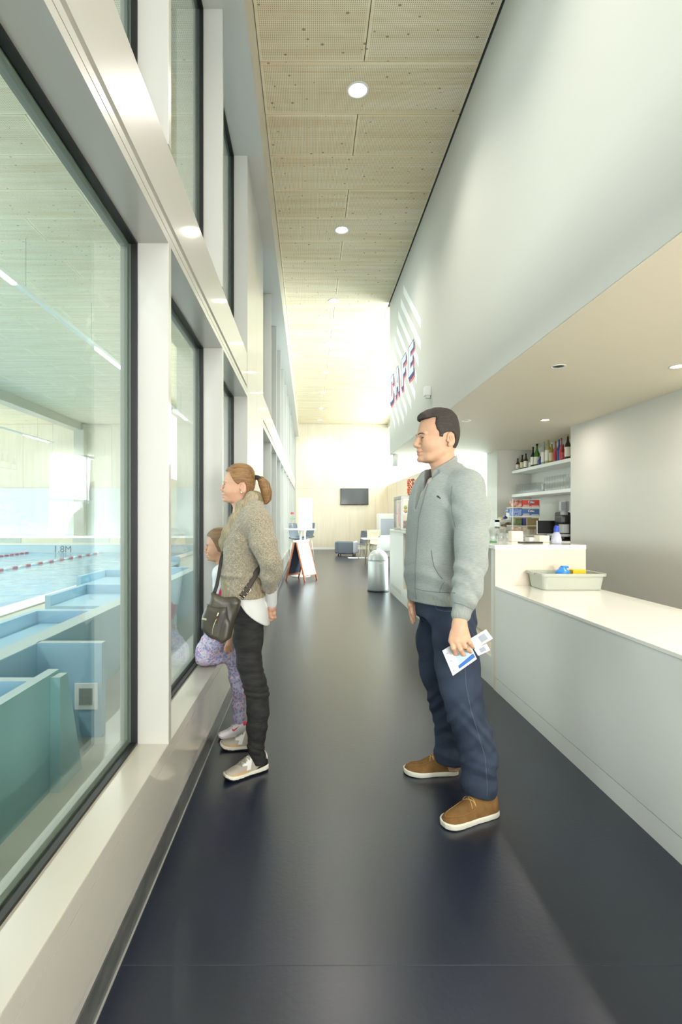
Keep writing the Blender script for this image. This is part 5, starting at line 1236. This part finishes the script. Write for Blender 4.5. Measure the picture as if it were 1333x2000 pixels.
# leaflets held in the left hand
PAPER = mat('paper', (232, 233, 238), .55); PAPER2 = mat('grey_paper', (204, 206, 212), .55); BLUEP = mat('blue_print', (46, 104, 178), .5); PRINTG = mat('grey_print', (150, 158, 170), .6); LBP = mat('light_blue_print', (176, 206, 224), .5)
def sheet(name, q, Y, m, label, prints=()):
    P4 = [Vector(H(x, y, Y if not isinstance(Y, (list, tuple)) else Y[i], 1)[:3]) for i, (x, y) in enumerate(q)]; o = P4[0].copy()
    n = (P4[1] - P4[0]).cross(P4[3] - P4[0]).normalized(); n = n if n.y < 0 else -n
    mb = MB(); t = n * -.0012; k = len(P4)
    mb.poly([p - o for p in P4], m); mb.poly([p - o + t for p in P4][::-1], m)
    for i in range(k): j = (i + 1) % k; mb.poly([P4[i] - o, P4[i] - o + t, P4[j] - o + t, P4[j] - o], m)
    ob = mb.build(name, loc=o, label=label, cat='leaflet')
    for pn, pq, pm in prints:
        mb = MB(); mb.poly([((P4[0] * (1 - u) + P4[3] * u) * (1 - w_) + (P4[1] * (1 - u) + P4[2] * u) * w_) - o + n * .0006 for u, w_ in pq], pm); mb.build(pn, ob)
    return ob
sq = lambda u, w_, s: [(u - s, w_ - s), (u - s, w_ + s), (u + s, w_ + s), (u + s, w_ - s)]
sheet('leaflet', [(50, 1010), (280, 1555), (800, 1190), (575, 690)], 2.232, PAPER, 'white folded leaflet with blue stripe in the man\'s left hand',
      [('blue_band', [(.30, .80), (.30, .92), (.98, .90), (.96, .72)], BLUEP), ('picture', [(.36, .42), (.36, .78), (.93, .70), (.85, .38)], LBP), ('icon', sq(.10, .86, .025), PRINTG), ('icon', sq(.14, .5, .022), PRINTG), ('icon', sq(.12, .18, .02), PRINTG)])
sheet('ticket', [(640, 760), (770, 975), (1150, 745), (1000, 545)], 2.236, PAPER2, 'grey printed ticket behind the man\'s fingers, upper one', [('text_block', [(.42, .2), (.42, .8), (.8, .8), (.8, .2)], PRINTG)])
sheet('ticket', [(740, 975), (830, 1120), (1090, 1000), (1010, 860)], 2.240, PAPER, 'white printed slip under the grey ticket in the man\'s hand', [('text_block', [(.3, .2), (.3, .8), (.75, .8), (.75, .2)], PRINTG)])

# ================================================================== the woman
wo = empty('person', (-.35, 2.92, 0), label='woman in beige knitted cardigan with ponytail and bag, looking through the window', cat='person')
KNIT = mat('oat_knit', (172, 163, 142), .95, mottle=((128, 120, 102), 170, (1, 1, 1.3)), bump=(200, 1.0, (1, 1, 1.2)), spec=.1, sheen=.25)
KRIB = mat('oat_rib', (172, 160, 134), .95, mottle=((140, 128, 104), 85, (2.2, 2.2, .25)), bump=(95, 1.0, (2.2, 2.2, .12)), spec=.1)
BLKT = mat('black_cotton', (34, 34, 34), .8, mottle=((46, 46, 45), 14, (1, 1, 3)), bump=(40, .5, (1, 1, 4)), spec=.25); BLOUSE = mat('white_blouse', (206, 208, 204), .75, bump=(12, .3, (2, 2, .5)))
Mw = T(*A(477, 954.5, 2.93)) @ Matrix.Rotation(math.radians(-7), 4, 'Y').inverted() @ T(0, 0, 0)
Mw = T(*A(477, 954.5, 2.93)) @ Matrix.Rotation(math.radians(6), 4, 'Y')
HLW = [(.20, .25), (.20, .098), (.118, .100), (.098, .097), (.080, .066), (.062, .044), (.042, .026), (.030, .020), (.0135, .036), (-.008, .040), (-.022, .020), (-.026, -.010), (-.030, -.040), (-.10, -.060), (-.14, .2)]
def pony(hv): pass
whead = make_head(Mw, SKIN2, LIP2, HAIRB, mat('iris_blue', (110, 120, 112), .2), wo, HLW, female=True, scale=.845, nose=.85, hair_off=.011, brow=.6)
pt = [A(498, 933, 2.93, .013), A(503, 932.5, 2.93, .010), A(510, 937, 2.93, .019), A(517, 948, 2.93, .024), A(521, 962, 2.93, .024), A(522, 974, 2.93, .017), A(519, 983, 2.93, .007)]
v = Vol((-.36, 2.85, 1.36), (-.18, 3.01, 1.60), .0028); v.chain(pt[2:], .02, sq=((0, 1, 0), .8)); v.disp(lambda X, Y, Z: .0014 * np.sin(600 * Y + 260 * X + 10 * Z)); P, Q = v.nets(); np_obj('ponytail', [(local(P, wo), Q, 0)], [HAIRB], wo)
mb = MB(); mb.tube([Vector(p[:3]) - Vector(wo.location) for p in pt[:3]], [.016, .0125, .016], mat('hair_tie', (38, 34, 30), .7), 12); mb.build('hair_tie', wo)
p = Vector((np.array(Mw) @ np.array([-.004 * .845, -.0845 * .845, -.029 * .845, 1]))[:3]); mb = MB(); bm = bmesh.new(); bmesh.ops.create_uvsphere(bm, u_segments=12, v_segments=8, radius=.0035); mb.bm(bm, mat('pearl', (240, 236, 226), .2), T(*(p - Vector(wo.location))), True); mb.build('earring', wo)
# body
v = Vol((-.56, 2.60, .03), (-.10, 3.25, 1.46), .006)
v.slices([(.80, -.335, 2.93, .080, .12), (.90, -.335, 2.93, .082, .125), (1.05, -.36, 2.93, .08, .12), (1.20, -.37, 2.93, .09, .14), (1.30, -.355, 2.93, .07, .145), (1.36, -.345, 2.93, .05, .08), (1.42, -.345, 2.93, .045, .05)], yaw=.05)
v.chain([A(488, 1205, 2.86, .056), A(487, 1297, 2.81, .046), A(503, 1370, 2.795, .040), A(501.5, 1442, 2.79, .028), A(504, 1492, 2.80, .024)], .02)
v.chain([A(488, 1200, 3.0, .056), A(488, 1288, 3.03, .046), A(500, 1350, 3.06, .040), A(499, 1412, 3.09, .027), A(498, 1445, 3.09, .024)], .02)
P, Q = v.nets(); bodyp = (P, Q, 0)
hv = Vol((-.30, 2.78, .72), (-.12, 3.06, .98), .0020)
def Hw(cx, cy, Y, r): return A(440 + cx / 12.12, 1130 + cy / 12.12, Y, r)
hand(hv, Hw(1100, 660, 2.86, .019), [Hw(1150, 820, 2.87, .0105), Hw(1120, 850, 2.885, .0105), Hw(1085, 860, 2.90, .0105), Hw(1060, 850, 2.915, .0095)],
     [[Hw(1150, 820, 2.87, .0100), Hw(1180, 920, 2.885, .0088), Hw(1120, 960, 2.905, .0080), Hw(1080, 930, 2.92, .007)],
      [Hw(1120, 850, 2.885, .0100), Hw(1140, 950, 2.895, .0088), Hw(1080, 990, 2.91, .0080), Hw(1050, 960, 2.925, .007)],
      [Hw(1085, 860, 2.90, .0100), Hw(1080, 980, 2.90, .0086), Hw(1030, 1020, 2.915, .0078), Hw(1010, 980, 2.93, .007)],
      [Hw(1060, 850, 2.915, .0090), Hw(1040, 960, 2.91, .0080), Hw(1010, 1000, 2.92, .0072), Hw(1000, 960, 2.93, .0065)]],
     [Hw(1080, 700, 2.85, .011), Hw(1060, 820, 2.86, .010), Hw(1080, 900, 2.868, .0088), Hw(1120, 930, 2.872, .0075)])
hv.cone(Hw(1075, 480, 2.84, 1)[:3], Hw(1100, 670, 2.86, 1)[:3], .022, .018, .012)
P, Q = hv.nets(); P = relax(P, Q, 1, .4)
np_obj('body', [(local(p, wo), q, m) for p, q, m in (whead, bodyp, (P, Q, 0))], [SKIN2, LIP2], wo)
# trousers
v = Vol((-.52, 2.66, .04), (-.10, 3.22, 1.0), .0042)
v.slices([(.76, -.335, 2.93, .095, .150), (.88, -.325, 2.93, .096, .148), (.97, -.33, 2.93, .088, .12)], yaw=.05)
v.chain([A(489, 1195, 2.865, .074), A(485, 1245, 2.83, .0745), A(487.5, 1297, 2.81, .061), A(497, 1333, 2.80, .056), A(503, 1355, 2.80, .055), A(504.5, 1388, 2.79, .053), A(502, 1420, 2.79, .049), A(501.5, 1442, 2.79, .038), A(500, 1460, 2.79, .037), A(505, 1480, 2.80, .033), A(507, 1496, 2.80, .030)], .03)
v.chain([A(489, 1195, 3.0, .080), A(487, 1240, 3.01, .074), A(488, 1288, 3.03, .060), A(496, 1320, 3.05, .055), A(500, 1350, 3.06, .052), A(500, 1385, 3.08, .047), A(499, 1412, 3.09, .037), A(498, 1440, 3.09, .034), A(498, 1452, 3.09, .030)], .03)
v.disp(fold(.0030, 12, 8, 150, .3, gz(at(0, 1345, 2.8).z, .11))); v.disp(fold(.0022, 60, 20, 130, 1.2, gz(.14, .05))); v.disp(fold(.0016, -70, 20, 90, .2, gz(.30, .12))); v.disp(fold(.0022, 16, 6, 110, .9, gz(.78, .14)))
v.op(lambda X, Y, Z: Z - .965 + 0 * X + 0 * Y, (-.6, 2.6, .9), (0, 3.3, 1.1), .003, 'and')
P, Q = v.nets(); P = relax(P, Q, 1, .4); np_obj('trousers', [(local(P, wo), Q, 0)], [BLKT], wo)
# blouse showing under the cardigan and at the wrist
v = Vol((-.50, 2.70, .72), (-.10, 3.16, 1.14), .0045)
v.slices([(.74, -.325, 2.925, .112, .174), (.86, -.33, 2.925, .112, .170), (.92, -.335, 2.925, .098, .150), (.98, -.34, 2.925, .08, .13)], yaw=.05)
v.op(lambda X, Y, Z: (.885 - .75 * np.clip(X + .365, -.05, .16) - .030 * np.sin(np.clip((X + .36) * 16, -1.6, 1.6))) - Z + 0 * Y, (-.6, 2.6, .6), (0, 3.3, 1.1), .006, 'and')
v.cone(A(530, 1140, 2.79), A(531, 1178, 2.85), .036, .027, .01)
v.disp(fold(.0022, 60, 10, 9, .3))
P, Q = v.nets(); P = relax(P, Q, 1, .4); np_obj('blouse', [(local(P, wo), Q, 0)], [BLOUSE], wo)
# cardigan
v = Vol((-.56, 2.58, .88), (-.08, 3.28, 1.52), .0044)
wz = lambda py: at(0, py, 2.9).z
wx = lambda px: at(px, 0, 2.9).x
def wrow(py, f, b, ry): return (wz(py), (wx(f) + wx(b)) / 2, 2.93, (wx(b) - wx(f)) / 2, ry)
v.slices([wrow(1182, 433, 521, .178), wrow(1164, 433, 520, .180), wrow(1145, 432, 519, .178), wrow(1122, 431, 518, .178), wrow(1085, 434, 516, .182), wrow(1045, 440, 518, .190), wrow(1012, 455, 520, .185), wrow(992, 470, 518, .150), wrow(978, 482, 512, .09)], yaw=.06, n=2.3)
v.chain([A(496, 1000, 2.82, .060), A(504, 1022, 2.75, .068), A(516, 1062, 2.71, .060), A(527, 1095, 2.70, .052), A(530, 1122, 2.73, .046), A(527, 1146, 2.79, .038)], .035)
v.chain([A(494, 1000, 3.04, .060), A(502, 1022, 3.11, .066), A(516, 1060, 3.15, .058), A(524, 1095, 3.14, .050), A(524, 1122, 3.06, .044)], .035)
v.cone(A(533, 1100, 2.70), A(537, 1112, 2.71), .046, .040, .02)
zr = wz(1124)
v.disp(lambda X, Y, Z: np.where(Z < zr, .0016 * np.sin(2 * PI * (X * .95 + Y * .6) / .0135) * np.clip((zr - Z) / .01, 0, 1), 0) * (Y < 3.2))
v.disp(lambda X, Y, Z: -.010 * np.exp(-((Z - zr - .012) / .012) ** 2) * ((Y > 2.76) | (X < -.34)) + 0 * X)
v.disp(fold(.0045, 40, 35, 50, .5, gp(A(525, 1100, 2.7), .12))); v.disp(fold(.0035, 50, 40, 46, 1.5, gp(A(500, 1085, 2.75), .10))); v.disp(fold(.0014, 160, 140, 170, .7)); v.disp(fold(.0012, -140, 120, 200, 2.7))
v.op(lambda X, Y, Z: np.where((X < -.245) | (Y > 2.83), .903 - .02 * (X + .36) - Z, -1.0), (-.6, 2.5, .8), (0, 3.3, 1.0), 0, 'and')
P, Q = v.nets(); P = relax(P, Q, 1, .35); mid = P[Q].mean(1); rb = ((mid[:, 2] < zr) & ((mid[:, 1] > 2.775))).astype(int)
np_obj('cardigan', [(local(P, wo), Q, rb)], [KNIT, KRIB], wo); skw = (P, Q)
v = Vol((-.56, 2.62, 1.06), (-.20, 3.24, 1.50), .0042)
near = [A(502, 972, 2.94, .030), A(492, 976, 2.86, .036), A(476, 993, 2.82, .037), A(462, 1018, 2.81, .036), A(447, 1044, 2.83, .032), A(439, 1062, 2.88, .026), A(437, 1078, 2.92, .016)]
far = [A(502, 972, 2.94, .030), A(492, 976, 3.01, .036), A(472, 995, 3.05, .036), A(458, 1018, 3.05, .032), A(446, 1044, 3.02, .028), A(439, 1066, 2.97, .020)]
v.chain(near, .03, sq=((.5, .8, .3), .62)); v.chain(far, .03, sq=((.5, -.8, .3), .62))
v.disp(lambda X, Y, Z: .0013 * np.sin(2 * PI * (Z * .9 + X * .9 + np.abs(Y - 2.93) * .2) / .015)); v.disp(fold(.003, 20, 10, 34, .2))
P, Q = v.nets(); P = relax(P, Q, 1, .35); np_obj('collar', [(local(P, wo), Q, 0)], [KRIB], wo)
# sneakers
SNK = [mat('grey_mesh', (168, 162, 148), .8, bump=(400, .3)), mat('tan_guard', (184, 156, 112), .6), mat('black_wedge', (26, 26, 28), .4), mat('white_leather', (222, 222, 216), .5)]; SOLE2 = mat('offwhite_sole', (218, 214, 198), .6); SLACE = mat('grey_lace', (150, 150, 138), .8)
for toe, heel, sd in (((-.428, 2.702, 0), (-.222, 2.842, 0), -1), ((-.512, 3.09, 0), (-.270, 3.09, 0), 1)):
    e, M, up, L = shoe(wo, toe, heel, .092, .098, 'runner', SNK + [SOLE2], side=sd)
    sk = Skin_(up); Mi = Matrix([list(r) for r in M])
    for i in range(6):
        u = .66 - .045 * i; q = []
        for t in np.linspace(-1, 1, 7):
            r = sk.t.ray_cast(Mi @ Vector(((u + .02 * t * (1 if i % 2 else -1)) * L, .019 * t, .3)), Vector((0, 0, -1)))
            if r[0]: q.append(r[0] + Vector((0, 0, .0012)) - Vector(wo.location))
        if len(q) > 2: mb = MB(); mb.tube(q, .0026, SLACE, 6); mb.build('lace', e)
# ------------------------------------------------------------------ shoulder bag
bag = empty('shoulder_bag', at(432, 1205, 2.72), label='dark olive leather shoulder bag hanging at the woman\'s hip', cat='bag')
LEA = mat('olive_leather', (72, 68, 54), .42, mottle=((54, 51, 42), 7, (1, 1, 1)), bump=(60, .25), spec=.6); GOLD = mat('pale_brass', (206, 196, 160), .25, metal=.9); STRAP = mat('dark_webbing', (66, 58, 52), .75)
B2 = lambda cx, cy: (380 + cx / 11.11, 1120 + cy / 11.11)
YBg = 2.70
def bagpoly(pts): return [(A(*B2(x, y), YBg)[0], A(*B2(x, y), YBg)[2]) for x, y in pts]
full = bagpoly([(350, 410), (290, 640), (150, 950), (150, 1200), (370, 1400), (620, 1505), (790, 1410), (870, 1100), (960, 800), (1010, 600), (880, 525), (620, 510), (440, 420)])
pock = bagpoly([(275, 660), (150, 950), (150, 1200), (370, 1400), (620, 1505), (760, 1420), (800, 1100), (730, 730), (520, 720)])
def pillow(v, pl, y0, R, sy_, infl=.0):
    x0, x1 = min(p[0] for p in pl), max(p[0] for p in pl); z0, z1 = min(p[1] for p in pl), max(p[1] for p in pl)
    def f(X, Y, Z):
        q = poly_sdf(X + 0 * Z, Z + 0 * X, pl); return np.sqrt(np.maximum(q + R, 0) ** 2 + ((Y - y0) / sy_) ** 2) - R
    v.op(f, (x0, y0 - R * sy_, z0), (x1, y0 + R * sy_, z1), .006)
v = Vol((-.62, 2.58, .66), (-.30, 2.80, .98), .0036); pillow(v, full, 2.715, .03, 1.15); v.disp(fold(.003, 50, 20, 22, .3));  v.op(lambda X, Y, Z: Z - (A(*B2(500, 530), YBg)[2] + .1 * np.abs(X + .44)) + 0 * Y, (-.7, 2.5, .9), (-.3, 2.9, 1.1), .004, 'and') if False else None
P, Q = v.nets(); P = relax(P, Q, 10, .5); np_obj('body', [(local(P, bag), Q, 0)], [LEA], bag); b1 = (P, Q)
v = Vol((-.62, 2.55, .66), (-.30, 2.80, .96), .0036); pillow(v, pock, 2.690, .022, 1.1); v.disp(fold(.0028, 46, 20, -26, 1.3)); P, Q = v.nets(); P = relax(P, Q, 8, .5); np_obj('front_pocket', [(local(P, bag), Q, 0)], [LEA], bag)
skb = Skin_(b1, (P, Q)); skw_ = Skin_(skw, b1)
seam('zip', skb, [B2(500, 950), B2(440, 1080), B2(400, 1200), B2(385, 1340)], .0018, GOLD, bag); seam('zip_pull', skb, [B2(530, 840), B2(515, 900), B2(495, 940)], .0042, GOLD, bag, off=.003); seam('zip_tab', skb, [B2(495, 950), B2(485, 1080)], .0035, mat('brown_tab', (84, 54, 34), .5), bag, off=.003)
patch('name_plate', skb, [B2(180, 955), B2(270, 975), B2(262, 1020), B2(172, 995)], GOLD, bag, off=.003)
seam('gusset_seam', skb, [B2(700, 790), B2(640, 1000), B2(560, 1250), B2(520, 1450)], .0014, LEA, bag); seam('pocket_rim', skb, [B2(280, 665), B2(400, 710), B2(560, 740), B2(715, 735)], .0028, LEA, bag, off=.001)
# strap over the hip side, and the far side going up in front
sp_ = [skw_.hit(*p, .004) for p in ((472, 1166), (478, 1158), (485, 1147), (492, 1134), (499, 1122), (504, 1113), (507, 1108))]; sp_ = [p - Vector(bag.location) for p in sp_ if p]
mb = MB(); mb.tube(sp_, .0155, STRAP, 10, flat=((.55, .75, .5), .16)); mb.build('strap', bag)
mb = MB(); mb.tube([Vector(A(*p)) - Vector(bag.location) for p in ((419, 1158, 2.74), (424, 1142, 2.77), (428, 1120, 2.80), (432, 1095, 2.83), (436, 1078, 2.85))], .010, mat('strap_dark', (34, 28, 26), .6), 8, flat=((0, 1, 0), .3)); mb.build('strap', bag)
c = Vector(sp_[1]).lerp(Vector(sp_[2]), .6); dr = (Vector(sp_[2]) - Vector(sp_[1])).normalized(); nn = Vector((-.1, -1, .1)); sd = dr.cross(nn).normalized(); c = c + Vector((0, -.006, 0))
mb = MB(); pts = [c + dr * a + sd * b for a, b in ((-.012, -.018), (.012, -.018), (.014, -.015), (.014, .015), (.012, .018), (-.012, .018), (-.014, .015), (-.014, -.015), (-.012, -.018))]; mb.tube(pts, .0022, GOLD, 8); mb.build('buckle', bag)
c2 = Vector(sp_[0]) + Vector((0, -.006, 0)); mb = MB(); mb.tube([c2 - sd * .017, c2 + sd * .017, c2 + sd * .017 + dr * .012, c2 - sd * .017 + dr * .012, c2 - sd * .017], .0020, GOLD, 8); mb.build('buckle', bag)

# ================================================================== the girl
gi = empty('person', (-.50, 3.28, 0), label='girl in patterned leggings kneeling one leg on the window sill', cat='person')
Mg = T(*A(437.5, 1070.5, 3.34)) @ Matrix.Rotation(math.radians(-1), 4, 'Y')
HLG = [(.20, .25), (.20, .094), (.118, .096), (.098, .093), (.075, .066), (.060, .040), (.046, .010), (.034, -.020), (.012, -.030), (-.03, -.05), (-.10, -.07), (-.14, .2)]
ghead = make_head(Mg, SKIN3, mat('lips_girl', (200, 136, 122), .4), HAIRG, IRIS, gi, HLG, female=True, scale=.80, nose=.72, hair_off=.011, brow=.3, ear=False, h=.0026)
LEG = bpy.data.materials.new('print_leggings'); LEG.use_nodes = True; nt = LEG.node_tree; bb_ = nt.nodes['Principled BSDF']; bb_.inputs['Roughness'].default_value = .8
tc_ = nt.nodes.new('ShaderNodeTexCoord'); vo = nt.nodes.new('ShaderNodeTexVoronoi'); vo.inputs['Scale'].default_value = 105; nt.links.new(tc_.outputs['Object'], vo.inputs['Vector'])
sc_ = nt.nodes.new('ShaderNodeSeparateColor'); nt.links.new(vo.outputs['Color'], sc_.inputs[0]); rp = nt.nodes.new('ShaderNodeValToRGB'); rp.color_ramp.interpolation = 'CONSTANT'
cr = rp.color_ramp; cr.elements[0].color = lin((176, 168, 196)); cr.elements[1].position = .30; cr.elements[1].color = lin((136, 138, 176))
for ps_, cc in ((.50, (196, 190, 206)), (.68, (186, 122, 156)), (.76, (170, 178, 206)), (.90, (212, 186, 176))): e_ = cr.elements.new(ps_); e_.color = lin(cc)
nt.links.new(sc_.outputs[0], rp.inputs[0]); nt.links.new(rp.outputs[0], bb_.inputs['Base Color'])
v = Vol((-.72, 3.02, .03), (-.28, 3.55, 1.22), .0055)
v.slices([(.62, -.46, 3.36, .07, .11), (.75, -.47, 3.36, .07, .11), (.9, -.50, 3.36, .075, .12), (1.0, -.515, 3.35, .062, .12), (1.05, -.515, 3.35, .04, .07), (1.10, -.51, 3.345, .034, .036)])
v.chain([A(458, 1100, 3.24, .030), A(470, 1165, 3.20, .028), A(455, 1235, 3.17, .022)], .02)
v.chain([A(455, 1235, 3.17, .020), A(447, 1258, 3.14, .017), A(441, 1270, 3.13, .012)], .01); v.chain([A(460, 1100, 3.42, .03), A(456, 1165, 3.42, .028), A(434, 1228, 3.36, .022)], .02)
v.chain([A(461, 1240, 3.32, .040), A(466, 1330, 3.29, .028), A(467, 1405, 3.28, .020)], .02)
for dx, dy, Y in ((-5, 9, 3.12), (-3, 13, 3.125), (1, 14, 3.13), (5, 12, 3.14)): v.chain([A(446, 1258, Y + .02, .009), A(446 + dx, 1258 + dy * .6, Y, .008), A(446 + dx * 1.5, 1258 + dy * 1.2, Y + .005, .0065)], .004)
P, Q = v.nets(); P = relax(P, Q, 1, .4); np_obj('body', [(local(p, gi), q, m) for p, q, m in (ghead, (P, Q, 0))], [SKIN3, MATS['lips_girl']], gi)
v = Vol((-.72, 3.0, .03), (-.28, 3.55, .86), .0050)
v.slices([(.64, -.455, 3.33, .080, .115), (.74, -.465, 3.35, .080, .118), (.80, -.475, 3.355, .078, .115)])
v.chain([A(462, 1235, 3.29, .066), A(455, 1285, 3.29, .048), A(463, 1325, 3.29, .040), A(468, 1352, 3.285, .041), A(467, 1378, 3.28, .034), A(467, 1400, 3.28, .029), A(467, 1412, 3.28, .027)], .03)
v.chain([A(450, 1225, 3.24, .070), A(420, 1250, 3.21, .066), A(400, 1276, 3.22, .070)], .03); v.chain([A(400, 1278, 3.235, .060), A(425, 1280, 3.25, .050), A(448, 1278, 3.28, .042)], .03)
v.disp(fold(.003, 50, 20, 60, .4)); v.disp(fold(.0025, 10, 10, 170, .4, gz(.35, .1)))
v.op(lambda X, Y, Z: (.4385 - Z) + 0 * X + 0 * Y + np.where(X > -.545, -9, 0), (-.8, 2.9, .3), (-.55, 3.6, .5), .0, 'and') if False else None
v.op(lambda X, Y, Z: np.maximum(X + .550, Z - .4355) + 0 * Y, (-.8, 2.9, .0), (-.50, 3.7, .46), .004, 'cut'); v.op(lambda X, Y, Z: X + .672 + 0 * Y + 0 * Z, (-.8, 2.9, .0), (-.66, 3.7, 1), .004, 'cut')
P, Q = v.nets(); P = relax(P, Q, 1, .4); np_obj('leggings', [(local(P, gi), Q, 0)], [LEG], gi)
v = Vol((-.68, 3.06, .68), (-.30, 3.62, 1.10), .005)
v.slices([(.71, -.470, 3.36, .092, .128), (.80, -.490, 3.36, .090, .13), (.92, -.512, 3.36, .088, .130), (1.00, -.520, 3.355, .076, .13), (1.045, -.515, 3.35, .05, .08)])
v.chain([A(455, 1100, 3.22, .040), A(468, 1165, 3.19, .036), A(458, 1225, 3.17, .030)], .02); v.chain([A(459, 1100, 3.43, .038), A(456, 1165, 3.42, .034), A(436, 1222, 3.37, .028)], .02)
v.cone(A(433, 1108, 3.345), A(437, 1085, 3.345), .045, .030, .003, 'cut'); v.disp(fold(.0025, 40, 20, 30, .4))
P, Q = v.nets(); P = relax(P, Q, 1, .4); mid = P[Q].mean(1); pk_ = ((mid[:, 0] > -.535 + .35 * (mid[:, 2] - .9)) & (mid[:, 0] < -.470) & (mid[:, 1] > 3.235) & (mid[:, 1] < 3.40)).astype(int)
np_obj('top', [(local(P, gi), Q, pk_)], [mat('white_cotton', (226, 226, 228), .85), mat('pink_vest', (206, 44, 96), .8)], gi); skg = Skin_((P, Q))
KS = [mat('white_sneaker', (222, 220, 220), .5), mat('red_trim', (206, 46, 76), .5), mat('white_rubber', (232, 230, 228), .5)]
e, M, up, L = shoe(gi, (-.545, 3.215, 0), (-.365, 3.285, 0), .076, .082, 'kid', KS, side=-1, sole_t=.018)
sk = Skin_(up); RT = KS[1]
seam('swoosh', sk, [(454, 1425.5), (456, 1427.5), (459, 1426), (463, 1422), (467.5, 1417)], [.0028] * 99, RT, gi, off=.001) if False else None
q = [sk.hit(x, y, .0014) for x, y in ((453.2, 1423.2), (454, 1427.5), (457, 1428.6), (462, 1424.5), (468, 1418), (461, 1422.2), (457, 1424.6), (455.4, 1424.2))]; q = [k - Vector(gi.location) for k in q if k]
if len(q) > 3: mb = MB(); mb.poly(q, RT); mb.build('swoosh', e)
for a, b in (((446, 1413), (458, 1419)), ((451, 1407), (463, 1412))):
    Lp = sk.line([a, b], .001)
    if len(Lp) > 1: mb = MB(); mb.tube([k - Vector(gi.location) for k in Lp], .0075, MATS['white_leather'], 8, flat=((.3, -.6, .75), .25)); mb.build('strap', e)
